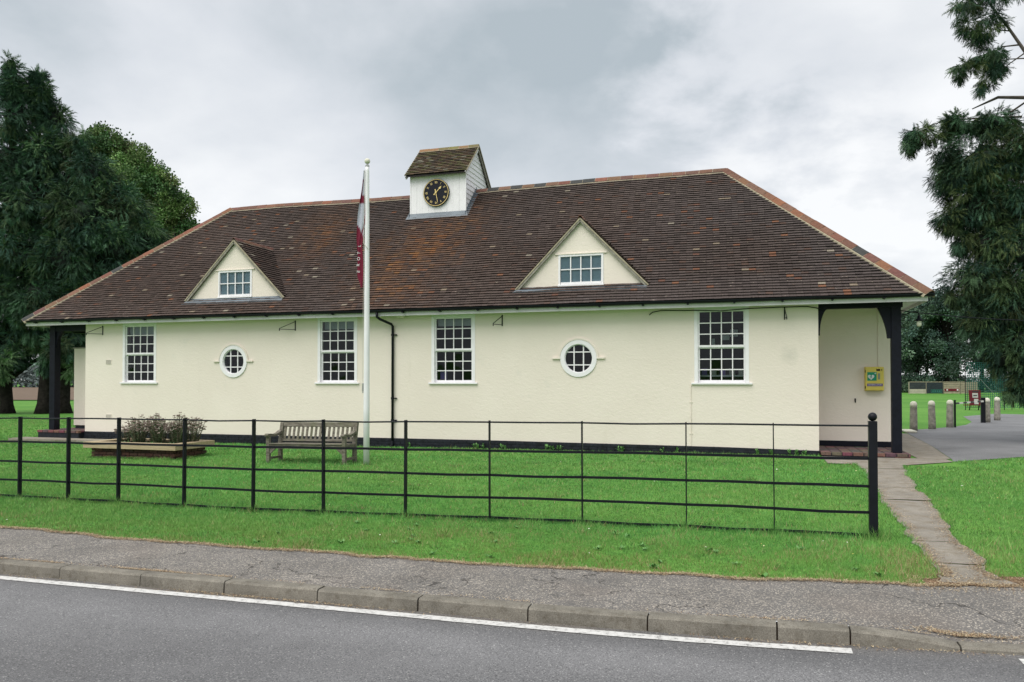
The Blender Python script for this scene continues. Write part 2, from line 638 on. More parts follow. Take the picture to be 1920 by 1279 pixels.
# turf under the blades
k = NT('turf')
g = k.noise(18, 6, 0.7)
c = k.ramp(g, [(0.25, (0.040, 0.130, 0.020)), (0.5, (0.080, 0.225, 0.040)), (0.75, (0.13, 0.30, 0.065))])
gs = k.noise(0.5, 4, 0.6)
c = k.mix(c, k.ramp(gs, [(0.3, (0.85, 0.9, 0.85)), (0.7, (1.15, 1.08, 1.05))]), 1.0, 'MULTIPLY')
c = k.mix(c, k.ramp(k.noise(0.16, 3, 0.5, (.35, 1, 1)), [(0.35, (0.9, 0.9, 0.9)), (0.65, (1.45, 1.2, 1.3))]), 1.0, 'MULTIPLY')
k.base(c)
k.rough(0.9, 0.1)
k.bump(g, 0.3, 0.02)
M_TURF = k.m

k = NT('grass_blade')
k.base(k.tint())
k.rough(0.6, 0.2)
M_BLADE = k.m

k = NT('foliage')
k.base(k.mix(k.tint(), k.ramp(k.noise(1.3, 3), [(0.3, g1(0.8)), (0.7, g1(1.2))]), 1.0, 'MULTIPLY'))
k.rough(0.65, 0.2)
M_LEAF = k.m
M_BARK = simple('bark', (0.020, 0.017, 0.015), 0.95, 0.1, 0.5, 6, 0.8, 14)
M_PALEBARK = simple('pale_bark', (0.085, 0.072, 0.064), 0.95, 0.1, 0.4, 6, 0.6, 20)
M_PLOUGH = simple('ploughed_earth', (0.155, 0.115, 0.085), 0.95, 0.1, 0.2, 0.4)
M_FLAG = tinted('flag_cloth', 0.85, 0.1, 40, 0.85, 1.1, 0.2, 200)
M_NET = simple('green_netting', (0.025, 0.11, 0.09), 0.8, 0.2, 0.2, 3)
M_BOARD = tinted('painted_board', 0.7, 0.3, 3, 0.8, 1.15, 0.0)
M_EARTH = simple('bare_earth', (0.15, 0.095, 0.058), 0.95, 0.1, 0.6, 9, 0.8, 30)

# ---------------------------------------------------------------- terrain functions


def gz(u, n):
    t = np.clip((np.asarray(n, float) - 15.0) / 3.5, 0, 1)
    return 0.0065 * (np.clip(u, -24, 6) - 1.4) - 0.035 * t * t * (3 - 2 * t)


def kn(u):
    return 5.72 + 0.03 * np.maximum(0, np.asarray(u, float) + 1.6) ** 1.7


def vnoise(x, seed=0, f=1.0):
    x = np.asarray(x, float) * f
    i = np.floor(x).astype(int)
    t = x - i
    t = t * t * (3 - 2 * t)
    h = lambda q: np.modf(np.abs(np.sin(q * 127.1 + seed * 311.7) * 43758.5453))[0]
    return (h(i) * (1 - t) + h(i + 1) * t) * 2 - 1


def vnoise2(x, y, seed=0):
    x = np.asarray(x, float)
    y = np.asarray(y, float)
    i, j = np.floor(x), np.floor(y)
    a, b = x - i, y - j
    a, b = a * a * (3 - 2 * a), b * b * (3 - 2 * b)
    h = lambda p, q: np.modf(np.abs(np.sin(p * 127.1 + q * 269.5 + seed * 311.7) * 43758.5453))[0]
    return ((h(i, j) * (1 - a) + h(i + 1, j) * a) * (1 - b) + (h(i, j + 1) * (1 - a) + h(i + 1, j + 1) * a) * b) * 2 - 1


def pave_edge(u):
    base = np.interp(u, [-16, -8.7, -4.93, -2.17, 0.09, 1.2, 2.2, 4, 7], [7.3, 7.06, 6.86, 6.88, 7.05, 7.2, 7.42, 7.5, 7.6])
    return base + 0.035 * vnoise(u, 1, 3.0) + 0.02 * vnoise(u, 2, 9.0) + 0.05 * vnoise(u, 3, 0.9)


def path_l(n):
    return np.interp(n, [7.2, 7.67, 9.57, 13.1, 17.15], [1.42, 1.50, 1.59, 1.76, 1.99]) + 0.035 * vnoise(n, 5, 2.0) + 0.022 * vnoise(n, 25, 7)


def path_r(n):
    return np.interp(n, [7.2, 7.8, 9.5, 11.2, 14, 17.3], [2.12, 1.99, 2.06, 2.22, 2.45, 2.8]) + 0.045 * vnoise(n, 6, 1.8) + 0.025 * vnoise(n, 26, 7)


def clip_poly(poly, ax, v, keep_less):
    out = []
    for i in range(len(poly)):
        p, q = poly[i], poly[(i + 1) % len(poly)]
        ip = (p[ax] <= v) if keep_less else (p[ax] >= v)
        iq = (q[ax] <= v) if keep_less else (q[ax] >= v)
        if ip:
            out.append(p)
        if ip != iq:
            t = (v - p[ax]) / (q[ax] - p[ax])
            out.append((p[0] + t * (q[0] - p[0]), p[1] + t * (q[1] - p[1])))
    return out


# ---------------------------------------------------------------- ground, road, pavement
us = np.unique(np.concatenate([np.linspace(-900, -60, 8), np.linspace(-60, 40, 101), np.linspace(40, 900, 8), [-24, 6]]))
ns = np.unique(np.concatenate([np.linspace(6.62, 45, 60), np.linspace(45, 1500, 12), [7, 16]]))
U, N = np.meshgrid(us, ns)
V = np.stack([U, N, gz(U, N) - 0.004], -1).reshape(-1, 3)
nu, nn = len(us), len(ns)
ii = (np.arange(nn - 1)[:, None] * nu + np.arange(nu - 1)[None]).ravel()
Fq = np.stack([ii, ii + 1, ii + 1 + nu, ii + nu], 1)
ground = link('ground', np_mesh('ground', V, Fq, M_TURF, smooth=True))
tag(ground, 'mown green grass around the hall and the field behind', kind='structure')
us2 = np.linspace(-60, 60, 121)
ns2 = np.array([-400, -30, -6, -1.2])
U, N = np.meshgrid(us2, ns2)
V = np.stack([U * np.where(N < -6, 8, 1), N, gz(U, 5.7) - 0.02], -1).reshape(-1, 3)
nu = len(us2)
ii = (np.arange(3)[:, None] * nu + np.arange(nu - 1)[None]).ravel()
verge = link('verge', np_mesh('verge', V, np.stack([ii, ii + 1, ii + 1 + nu, ii + nu], 1), M_TURF))
tag(verge, 'grass verge on the near side of the road', kind='structure')


def road_z(u, n):
    return gz(u, 5.7) - 0.092 + 0.018 * np.clip(5.6 - n, 0, 3.2) - 0.018 * np.clip(2.4 - n, 0, 4)


us2 = np.concatenate([np.linspace(-60, -12, 25), np.linspace(-11.8, 7, 95), np.linspace(8, 60, 20)])
ts = np.concatenate([np.linspace(0, .9, 6), np.linspace(.92, 1, 10)])
U, T = np.meshgrid(us2, ts)
N = -1.2 + (kn(np.clip(U, -60, 8)) - 0.02 + 1.2) * T
V = np.stack([U, N, road_z(U, N)], -1).reshape(-1, 3)
dk = (kn(np.clip(U, -60, 8)) - N).ravel()                      # dusty strip along the kerb
dust = np.clip(1 - np.abs(dk - .12) / .22, 0, 1) * (.75 + .5 * vnoise(U.ravel(), 61, 1.4))
rt = np.ones((len(V), 3)) * (1 - dust[:, None]) + np.array([1.18, 1.08, .95]) * dust[:, None]
nu = len(us2)
ii = (np.arange(15)[:, None] * nu + np.arange(nu - 1)[None]).ravel()
road = link('road', np_mesh('road', V, np.stack([ii, ii + 1, ii + 1 + nu, ii + nu], 1), M_ROAD, rt, smooth=True))
tag(road, 'grey asphalt road running past the hall', kind='structure')


def line_strip(u0, u1, off, w, name, wob=0.004):
    uu = np.arange(u0, u1 + 1e-6, 0.1)
    m = MB()
    for a, b in zip(uu[:-1], uu[1:]):
        p = []
        for q, s_ in ((a, 0), (b, 0), (b, 1), (a, 1)):
            n0 = float(kn(q)) - off + s_ * w + wob * float(vnoise(q * 9 + s_ * 77, 4))
            p.append((q, n0, float(road_z(q, n0)) + 0.005))
        m.face(p)
    return obj(name, m, M_LINE, road)


line_strip(-30, 0.66, 0.285, 0.104, 'edge_line')
line_strip(1.60, 1.97, 0.285, 0.10, 'edge_line')


def drop(u):
    t = np.clip((np.asarray(u, float) - 0.6) / 0.70, 0, 1)
    return 0.074 * t * (0.3 + 0.7 * t)


us2 = np.concatenate([np.arange(-24, -12, 0.3), np.arange(-12, 6.5, 0.06)])
ts = np.linspace(0, 1, 12)
U, T = np.meshgrid(us2, ts)
N0 = kn(U) + 0.018
N = N0 + (pave_edge(U) - N0) * T
Z = gz(U, N) + 0.006 - drop(U) * np.clip(1 - (N - N0) / 0.7, 0, 1) + 0.004 * vnoise2(U * 2, N * 3, 3)
V = np.stack([U, N, Z], -1).reshape(-1, 3)
nu = len(us2)
ii = (np.arange(11)[:, None] * nu + np.arange(nu - 1)[None]).ravel()
pavement = link('pavement', np_mesh('pavement', V, np.stack([ii, ii + 1, ii + 1 + nu, ii + nu], 1), M_PAVE, smooth=True))
tag(pavement, 'worn speckled asphalt footway with cracks behind the kerb', kind='structure')

# kerb stones, each its own piece
kj = [-14.30, -13.39, -12.49, -11.58, -10.68, -9.77, -8.87, -7.96, -7.04, -6.18, -5.25, -4.36, -3.45, -2.55, -1.647, -0.755, 0.131, 0.603, 1.285, 2.2, 3.1, 4.0]
for a, b in zip(kj[:-1], kj[1:]):
    m = MB()
    ga, gb = a + 0.006, b - 0.006
    seg = 4
    rows = []
    jz, jn = random.uniform(-.004, .004), random.uniform(-.005, .005)
    for q in range(seg + 1):
        u = ga + (gb - ga) * q / seg
        n0 = float(kn(u)) - 0.10 + jn
        top = float(gz(u, 5.7)) + 0.012 - float(drop(u)) + jz
        bot = float(gz(u, 5.7)) - 0.22
        rows.append([(u, n0 - 0.014, bot), (u, n0, top - 0.014), (u, n0 + 0.016, top), (u, n0 + 0.125, top + 0.001), (u, n0 + 0.125, bot)])
    vs = [p for r_ in rows for p in r_]
    fs = []
    for q in range(seg):
        for j in range(4):
            fs.append((q * 5 + j, (q + 1) * 5 + j, (q + 1) * 5 + j + 1, q * 5 + j + 1))
    fs.append((0, 1, 2, 3, 4))
    fs.append(tuple(seg * 5 + j for j in (4, 3, 2, 1, 0)))
    m.add(vs, fs)
    obj('kerb_stone', m, M_KERB, pavement)

# concrete bed under and behind the kerb stones
m = MB()
uu = np.concatenate([np.arange(-24, -8, 1.0), np.arange(-8, 6.6, .2)])
for a, b in zip(uu[:-1], uu[1:]):
    q = []
    for u, o_, dz in ((a, -.10, -.13), (b, -.10, -.13), (b, -.085, -.022), (a, -.085, -.022), (a, .10, -.022), (b, .10, -.022)):
        q.append((u, float(kn(u)) + o_, float(gz(u, 5.7)) - float(drop(u)) + dz))
    m.face(q[:4])
    m.face([q[3], q[2], q[5], q[4]])
obj('kerb_bed', m, M_SOIL, pavement)

# path of cast slabs
path = empty('path', (1.8, 12, 0))
tag(path, 'narrow cast concrete path leading to the porch', kind='structure')
pj = [7.30, 8.05, 9.1, 10.15, 11.35, 12.15, 13.5, 15.0, 16.4, 17.35]
for a, b in zip(pj[:-1], pj[1:]):
    nn_ = np.linspace(a + 0.008, b - 0.008, 12)
    dz = random.uniform(0, .008)
    tl = random.uniform(-.004, .004)
    m = MB()
    sk = random.uniform(-.04, .04)
    for p, q in zip(nn_[:-1], nn_[1:]):
        pts = []
        for n_, sd in ((p, 0), (p, 1), (q, 1), (q, 0)):
            u = float(path_r(n_)) if sd else float(path_l(n_))
            n2 = n_ + sk * sd
            pts.append((u, n2, float(gz(u, n2)) + 0.006 + dz + tl * sd))
        m.face(pts)
        for k_ in (0, 1):
            e0, e1 = (pts[0], pts[3]) if k_ == 0 else (pts[2], pts[1])
            m.face([e1, e0, (e0[0], e0[1], e0[2] - .05), (e1[0], e1[1], e1[2] - .05)])
    obj('slab', m, M_PATH, path)
# paving round the porch and down the side of the hall
for poly in ([(1.42, 17.36), (2.9, 17.36), (3.95, 18.35), (3.95, 19.0), (1.42, 19.0)],
             [(3.40, 19.02), (4.05, 19.02), (4.35, 22.4), (3.40, 22.4)],
             [(3.40, 22.42), (4.36, 22.42), (4.65, 27.7), (3.40, 27.7)]):
    m = MB()
    m.face([(x, y, float(gz(x, y)) + 0.010) for x, y in poly])
    obj('slab', m, M_PATH, path)

# car park
m = MB()
cp = [(3.97, 18.45), (5.7, 19.95), (9, 21.0), (16, 21.5), (22, 40), (11.7, 45.5), (9.4, 41.6), (8.5, 36.2), (7.75, 33.8), (7.0, 32.2), (6.0, 30.8), (5.05, 29.6), (4.7, 28.0), (4.37, 22.4), (4.07, 19.0)]
CARP = True
for less in (True, False):
    m.face([(x, y, float(gz(x, y)) + 0.006) for x, y in clip_poly(cp, 0, 6.0, less)])
car_park = obj('car_park', m, M_TARMAC)
tag(car_park, 'grey tarmac car park beside the hall', kind='structure')
m = MB()
m.box(4.66, 5.02, 28.1, 29.1, 0.0, 0.06)
obj('edging_stone', m, M_CAP, car_park, bevel=0.02)

# ploughed field far to the left
m = MB()
r_ = Vector((math.cos(R(17.5)), math.sin(R(17.5)), 0))
f_ = Vector((-math.sin(R(17.5)), math.cos(R(17.5)), 0))
for p in ([(-125, 74), (10, 74), (40, 230), (-330, 230)],):
    m.face([tuple(r_ * a + f_ * b + Vector((0, 0, -0.13))) for a, b in p])
tag(obj('ploughed_field', m, M_PLOUGH), 'strip of bare brown ploughed earth beyond the trees', kind='structure')

# bare earth patch where the path meets the pavement
m = MB()
uu = np.linspace(1.35, 3.6, 40)
for a, b in zip(uu[:-1], uu[1:]):
    pts = []
    for u, sd in ((a, 0), (b, 0), (b, 1), (a, 1)):
        n_ = float(pave_edge(u)) - 0.05 + 0.05 * float(vnoise(u + 50, 8, 5)) + sd * (0.27 + 0.14 * float(vnoise(u, 8, 3)) + .06 * float(vnoise(u, 18, 9)))
        pts.append((u, n_, float(gz(u, n_)) + 0.011))
    m.face(pts)
tag(obj('bare_earth', m, M_EARTH), 'brown trodden earth and litter at the end of the path', kind='structure')

# ---------------------------------------------------------------- the hall
WN = 19.2                       # face of the front wall
RB, SW = 20.9, 3.22             # back of the right-hand porch, right side wall
UL, UR = -20.15, 1.385          # its ends
EN, EZ = 18.75, 3.60            # eaves edge
RN, RZ = 23.15, 7.80            # ridge
CL, CR = -22.17, 3.62           # eaves corners
AL, AR = CL + (RN - EN), CR - (RN - EN)
KS = (RZ - EZ) / (RN - EN)
hall = empty('village_hall', (-9.4, WN, 0))
tag(hall, 'long cream rendered hall with hipped brown tiled roof, gablets and clock turret', 'hall')

WINS = [(-18.05, 1.27), (-11.19, 1.25), (-7.70, 1.25), (-0.785, 1.27)]
WZ0, WZ1 = 1.62, 3.50
RWS = [(-14.63, 2.265), (-4.285, 2.265)]
RR = 0.47


def wall_sheet(u0, u1, z0, z1, rects, y0, y1):
    m = MB()
    xs = sorted({u0, u1} | {r[0] for r in rects} | {r[1] for r in rects})
    zs = sorted({z0, z1} | {r[2] for r in rects} | {r[3] for r in rects})
    for a, b in zip(xs[:-1], xs[1:]):
        for c_, d in zip(zs[:-1], zs[1:]):
            mx_, mz_ = (a + b) / 2, (c_ + d) / 2
            if any(r[0] < mx_ < r[1] and r[2] < mz_ < r[3] for r in rects):
                continue
            m.face([(a, y0, c_), (b, y0, c_), (b, y0, d), (a, y0, d)])
            m.face([(b, y1, c_), (a, y1, c_), (a, y1, d), (b, y1, d)])
    for r in rects:
        a, b, c_, d = r[:4]
        m.face([(a, y0, c_), (a, y1, c_), (b, y1, c_), (b, y0, c_)])
        m.face([(a, y0, d), (b, y0, d), (b, y1, d), (a, y1, d)])
        m.face([(a, y0, c_), (a, y0, d), (a, y1, d), (a, y1, c_)])
        m.face([(b, y0, c_), (b, y1, c_), (b, y1, d), (b, y0, d)])
    return m


rects = [(c - w / 2 + .02, c + w / 2 - .02, WZ0 + .02, WZ1) for c, w in WINS] + [(c - RR, c + RR, z - RR, z + RR) for c, z in RWS]
m = wall_sheet(UL, UR, 0.03, 3.56, rects, WN, WN + .28)
for c, z in RWS:
    for j in range(64):
        q = []
        for t in (j, j + 1):
            a = 2 * math.pi * t / 64
            ca, sa = math.cos(a), math.sin(a)
            s_ = RR / max(abs(ca), abs(sa))
            q.append(((c + (RR - .03) * ca, WN, z + (RR - .03) * sa), (c + s_ * ca, WN, z + s_ * sa)))
        m.face([q[0][1], q[1][1], q[1][0], q[0][0]])
# ends of the front wall and remaining outside walls
m.face([(UR, WN, .09), (UR, RB, .09), (UR, RB, 3.56), (UR, WN, 3.56)])
m.face([(UL, WN, .09), (UL, WN, 3.56), (UL, 27.1, 3.56), (UL, 27.1, .09)])
m.face([(UR, RB, .09), (SW, RB, .09), (SW, RB, 3.56), (UR, RB, 3.56)])
m.face([(SW, RB, -.1), (SW, 27.1, -.1), (SW, 27.1, 3.56), (SW, RB, 3.56)])
m.face([(UL, 27.1, -.4), (UL, 27.1, 3.56), (SW, 27.1, 3.56), (SW, 27.1, -.4)])
obj('wall', m, M_WALL, hall)
# dark room inside
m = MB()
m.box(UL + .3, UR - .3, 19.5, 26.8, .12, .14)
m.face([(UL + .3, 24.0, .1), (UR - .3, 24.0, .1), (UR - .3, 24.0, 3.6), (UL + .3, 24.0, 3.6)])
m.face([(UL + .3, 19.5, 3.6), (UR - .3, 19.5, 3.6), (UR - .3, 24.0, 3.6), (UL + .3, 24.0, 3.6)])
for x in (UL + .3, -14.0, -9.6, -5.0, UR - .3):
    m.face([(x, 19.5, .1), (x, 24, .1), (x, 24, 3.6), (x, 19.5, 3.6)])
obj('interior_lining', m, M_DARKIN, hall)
# plinth
m = MB()
xs = np.linspace(UL - .01, UR + .01, 40)
for a, b in zip(xs[:-1], xs[1:]):
    ta, tb = (np.interp(q, [UL, -13.8, -6.6, -.7, UR], [.105, .12, .132, .108, .075]) for q in (a, b))
    m.face([(a, WN - .025, -.45), (b, WN - .025, -.45), (b, WN - .025, tb), (a, WN - .025, ta)])
    m.face([(a, WN - .025, ta), (b, WN - .025, tb), (b, WN + .02, tb + .012), (a, WN + .02, ta + .012)])
m.face([(UR + .01, WN - .025, -.2), (UR + .01, RB, -.2), (UR + .01, RB, .09), (UR + .01, WN - .025, .09)])
plinth = obj('plinth', m, M_PLINTH, hall)
# courses of tarred bricks proud of the plinth where it shows
for row, zz in enumerate((0.040, -0.035, -0.110, -0.185, -0.260)):
    x = UL - .02 + (0.11 if row % 2 else 0)
    mm = None
    while x < UR - .05:
        if zz + 0.065 > float(gz(x, WN)) - 0.01 and zz + .066 < np.interp(x, [UL, -13.8, -6.6, -.7, UR], [.105, .12, .132, .108, .075]):
            if mm is None:
                mm = mesh_of('plinth_brick', MB().box(0, .212, -.035 - .004, 0, 0, .064), M_PLINTH, bevel=.006)
            b_ = link('plinth_brick', mm, plinth, (x, WN - .0 + random.uniform(-.004, .003), zz))
            b_.scale = (min(1.0, (UR - x) / .212), 1, 1)
        x += .226

# porches: step, floor bricks, posts, beams, braces
for (x0, x1, y0, y1, zt) in ((UR + .03, 3.27, 18.98, RB - .02, 0.075), (-21.85, UL - .02, 18.98, 27, 0.135)):
    step = obj('porch_step', MB().box(x0 + .02, x1 - .02, y0 + .02, y1, -.40, zt - .012), M_PLINTH, hall)
    x = x0
    while x < x1 - .05:
        w = min(.215, x1 - x)
        cc = (0.145 + random.uniform(-.04, .04), 0.080 + random.uniform(-.025, .03), 0.075)
        obj('brick', MB().box(x, x + w - .01, y0, y0 + .105, zt - .072, zt, cc), M_BRICK, step, bevel=.006)
        for j in range(9):
            yy = y0 + .115 + j * .19
            if yy + .18 > min(y1, 20.8):
                break
            cc = (0.14 + random.uniform(-.04, .04), 0.095 + random.uniform(-.025, .03), 0.09)
            obj('brick', MB().box(x, x + w - .01, yy, yy + .18, zt - .05, zt - .004 + random.uniform(-.003, .002), cc), M_BRICK, step)
        x += .225
    if x0 > 0:
        obj('brick', MB().box(x1 - .33, x1 - .02, y0 + .004, y0 + .1, zt - .15, zt - .08, (0.19, .08, .055)), M_BRICK, step, bevel=.006)
obj('porch_paving', MB().box(-22.3, -18.4, 18.35, 18.97, -.40, -.095), M_PATH, hall)
# skirting in the right-hand porch
obj('skirting', MB().box(UR + .012, SW + .01, RB - .03, RB + .01, .07, .205), M_BLACKWOOD, hall)
obj('porch_ceiling', MB().box(UR, 3.2, WN + .2, RB, 3.50, 3.513), M_FASCIA, hall)
# right post + beam + curved braces
obj('porch_post', MB().box(2.925, 3.125, WN + .0, WN + .2, .075, 3.40), M_BLACKWOOD, hall, bevel=.008)
obj('porch_beam', MB().box(UR + .005, 3.16, WN + .003, WN + .18, 3.36, 3.53), M_BLACKWOOD, hall)
obj('porch_beam', MB().box(3.0, 3.11, WN + .2, RB, 3.36, 3.49), M_BLACKWOOD, hall)


def brace(x0, x1, zb, zt, y0, y1, name='porch_brace'):
    """curved knee brace: solid corner with a concave edge from (x0,zb) to (x1,zt)"""
    pts = [(x0, zb), (x0, zt)]
    arc = []
    for j in range(13):
        a = math.pi / 2 * j / 12
        arc.append((x1 - (x1 - x0 - (0.03 if x1 > x0 else -0.03)) * math.cos(a) * 1.0, zb + (zt - zb) * math.sin(a)))
    pts = [(x0, zt), (x0, zb)] + arc
    m = MB()
    n_ = len(pts)
    vs = [(x, y0, z) for x, z in pts] + [(x, y1, z) for x, z in pts]
    fs = [tuple(range(n_)), tuple(reversed(range(n_, 2 * n_)))] + [(j, j + n_, (j + 1) % n_ + n_, (j + 1) % n_) for j in range(n_)]
    m.add(vs, fs)
    obj(name, m, M_BLACKWOOD, hall)


brace(UR + .006, 1.62, 2.75, 3.37, WN + .04, WN + .14)
m = MB()
pts = [(2.926, 3.362), (2.926, 2.66), (2.855, 2.66)]
for j in range(11):
    t = j / 10
    pts.append((2.855 - .20 * t ** 1.7 - .01, 2.68 + .682 * t))
n_ = len(pts)
vs = [(x, WN + .04, z) for x, z in pts] + [(x, WN + .15, z) for x, z in pts]
m.add(vs, [tuple(range(n_)), tuple(reversed(range(n_, 2 * n_)))] + [(j, j + n_, (j + 1) % n_ + n_, (j + 1) % n_) for j in range(n_)])
obj('porch_brace', m, M_BLACKWOOD, hall)
# left post, beam, brace, screen wall
obj('porch_post', MB().box(-21.62, -21.40, WN + .0, WN + .22, .13, 3.45), M_BLACKWOOD, hall, bevel=.008)
obj('porch_beam', MB().box(-21.62, UL - .005, WN + .02, WN + .2, 3.28, 3.53), M_BLACKWOOD, hall)
obj('porch_beam', MB().box(-21.62, -21.42, WN + .22, 27, 3.28, 3.50), M_BLACKWOOD, hall)
brace(-21.41, -21.05, 2.75, 3.30, WN + .05, WN + .15)
obj('porch_post', MB().box(-21.62, -21.42, 26.8, 27, .13, 3.28), M_BLACKWOOD, hall)
scr = obj('screen_wall', MB().box(-21.46, UL - .002, 20.0, 20.2, .24, 2.76), M_WALL, hall)
obj('coping', MB().box(-21.50, UL - .003, 19.97, 20.23, 2.76, 2.80), M_CONC, scr)
obj('screen_base', MB().box(-21.42, UL - .004, 20.03, 20.17, .12, .24), M_PLINTH, scr)


# sash windows
def rect_xz(x0, x1, z0, z1):
    m_ = MB()
    m_.face([(x0, 0, z0), (x1, 0, z0), (x1, 0, z1), (x0, 0, z1)])
    return m_


BARW = 0.024
for wi, (c, w) in enumerate(WINS):
    win = obj('sash_window', MB(), M_WHITE, hall)
    h = w / 2
    m = MB()
    y0, y1 = WN - .012, WN + .13
    m.box(c - h, c - h + .085, y0, y1, WZ0 + .035, WZ1 - .002)
    m.box(c + h - .085, c + h, y0, y1, WZ0 + .035, WZ1 - .002)
    m.box(c - h + .085, c + h - .085, y0, y1, 3.405, WZ1 - .002)
    obj('frame', m, M_WHITE, win, bevel=.005)
    obj('sill', MB().box(c - h - .07, c + h + .07, WN - .055, WN + .12, WZ0 - .01, WZ0 + .034), M_WHITE, win, bevel=.006)
    for (za, zb, ya, nm) in ((2.56, 3.36, WN + .025, 'upper_sash'), (1.715, 2.475, WN + .065, 'lower_sash')):
        ga, gb = c - h + .125, c + h - .125
        m = MB()
        yb = ya + .038
        lo = za - (.08 if nm == 'lower_sash' else .055)
        hi = zb + (.045 if nm == 'upper_sash' else .05)
        m.box(c - h + .086, ga, ya, yb, lo, hi)
        m.box(gb, c + h - .086, ya, yb, lo, hi)
        m.box(ga, gb, ya, yb, lo, za)
        m.box(ga, gb, ya, yb, zb, hi)
        if nm == 'upper_sash':
            for sx in (-1, 1):      # sash horns
                xo = c + sx * (h - .105)
                m.add([(xo - .018, ya, lo), (xo + .018, ya, lo), (xo + .018, yb, lo), (xo - .018, yb, lo),
                       (xo + sx * .016 - .002, ya + .008, lo - .05), (xo + sx * .016 + .002, ya + .008, lo - .05), (xo + sx * .016 + .002, yb - .008, lo - .05), (xo + sx * .016 - .002, yb - .008, lo - .05)],
                      [(0, 4, 5, 1), (1, 5, 6, 2), (2, 6, 7, 3), (3, 7, 4, 0), (4, 7, 6, 5)])
        obj(nm, m, M_WHITE, win, bevel=.004)
        pw, ph = (gb - ga) / 4, (zb - za) / 3
        for j in range(1, 4):
            obj('glazing_bar', MB().box(ga + j * pw - BARW / 2, ga + j * pw + BARW / 2, ya + .004, yb - .006, za, zb), M_WHITE, win)
        for j in range(1, 3):
            obj('glazing_bar', MB().box(ga, gb, ya + .006, yb - .008, za + j * ph - BARW / 2, za + j * ph + BARW / 2), M_WHITE, win)
        pm = None
        for j in range(4):
            for i in range(3):
                if pm is None:
                    pm = mesh_of('pane', rect_xz(BARW / 2 - .003, pw - BARW / 2 + .003, BARW / 2 - .003, ph - BARW / 2 + .003), M_GLASS)
                p_ = link('pane', pm, win, (ga + j * pw, ya + .018, za + i * ph))
                p_.rotation_euler = (R(random.uniform(-1.5, 1.5)), 0, R(random.uniform(-1, 1)))
    if wi < 3:  # on the third window the strip stands in for a reflection in the top panes
        obj('blind', MB().box(c - h + .12, c + h - .12, WN + .16, WN + .165, 3.13 + .02 * wi, 3.40), M_BLIND, win)
    if wi == 3:
        for (a, b, z0, z1) in ((-.02, .16, 2.72, 2.84), (.18, .36, 2.80, 2.98), (-.27, -.20, 2.60, 2.76)):
            obj('notice', MB().box(c + a, c + b, WN + .9, WN + .905, z0, z1), M_PAPER, win)
        obj('shelf', MB().box(c - .6, c + .6, WN + .5, WN + .8, 1.80, 1.84), M_BLIND, win)
        for q in range(5):
            x = c - .5 + q * .22
            obj('box_on_shelf', MB().box(x, x + .13, WN + .55, WN + .72, 1.84, 1.95 + .1 * random.random()), random.choice([M_PURPLE, M_PAPER, M_GREYPLASTIC]), win)
    if wi == 2:
        obj('notice', MB().box(c - .42, c - .22, WN + .13, WN + .134, 1.74, 1.98), M_PURPLE, win)

# round windows
for c, z in RWS:
    rw = obj('round_window', MB(), M_WHITE, hall)

    def ring(ri, ro, y0, y1, a0=0.0, a1=2 * math.pi, n_=56):
        m = MB()
        full = abs(a1 - a0 - 2 * math.pi) < 1e-6
        k_ = n_ if full else n_ + 1
        vs = []
        for j in range(k_):
            a = a0 + (a1 - a0) * j / n_
            ca, sa = math.cos(a), math.sin(a)
            vs += [(c + ri * ca, y0, z + ri * sa), (c + ro * ca, y0, z + ro * sa), (c + ro * ca, y1, z + ro * sa), (c + ri * ca, y1, z + ri * sa)]
        fs = []
        for j in range(n_):
            q = (j + 1) % k_
            for e in range(4):
                fs.append((j * 4 + e, j * 4 + (e + 1) % 4, q * 4 + (e + 1) % 4, q * 4 + e))
        if not full:
            fs += [(0, 3, 2, 1), tuple(n_ * 4 + e for e in (0, 1, 2, 3))]
        m.add(vs, fs)
        return m
    obj('ring_frame', ring(.362, .472, WN - .03, WN + .10), M_WHITE, rw, bevel=.006)
    obj('inner_bead', ring(.345, .363, WN + .0, WN + .09), M_WHITE, rw)
    obj('hood_mould', ring(.474, .522, WN - .04, WN + .02, 0.03, math.pi - 0.03), M_WALL, rw, bevel=.006)
    for sx in (-1, 1):
        obj('hood_stop', MB().box(min(c + sx * .47, c + sx * .68), max(c + sx * .47, c + sx * .68), WN - .05, WN + .01, z - .015, z + .03), M_WALL, rw, bevel=.006)
    cuts = (-.122, .122)
    for q in cuts:
        ext = math.sqrt(.352 ** 2 - q * q)
        obj('glazing_bar', MB().box(c + q - .015, c + q + .015, WN + .025, WN + .06, z - ext, z + ext), M_WHITE, rw)
    for q in (-.164, .164):
        ext = math.sqrt(.352 ** 2 - q * q)
        obj('glazing_bar', MB().box(c - ext, c + ext, WN + .027, WN + .058, z + q - .014, z + q + .014), M_WHITE, rw)
    circ = [(.352 * math.cos(2 * math.pi * j / 48), .352 * math.sin(2 * math.pi * j / 48)) for j in range(48)]
    for a0, a1 in ((-1, -.122), (-.122, .122), (.122, 1)):
        for b0, b1 in ((-1, -.164), (-.164, .164), (.164, 1)):
            pl = clip_poly(clip_poly(clip_poly(clip_poly(circ, 0, a0, False), 0, a1, True), 1, b0, False), 1, b1, True)
            if len(pl) < 3:
                continue
            m = MB()
            m.face([(c + p[0], WN + .042, z + p[1]) for p in pl])
            obj('pane', m, M_GLASS, rw)

# ---------------------------------------------------------------- roof


def sag(u, n):
    t = np.clip((n - EN) / (RN - EN), 0, 1)
    return t * (-0.075 * np.exp(-((u + 11.6) / 3.6) ** 2) + 0.02 * vnoise(u, 31, 0.5)) + 0.012 * vnoise2(u * 0.9, n * 1.1, 12)


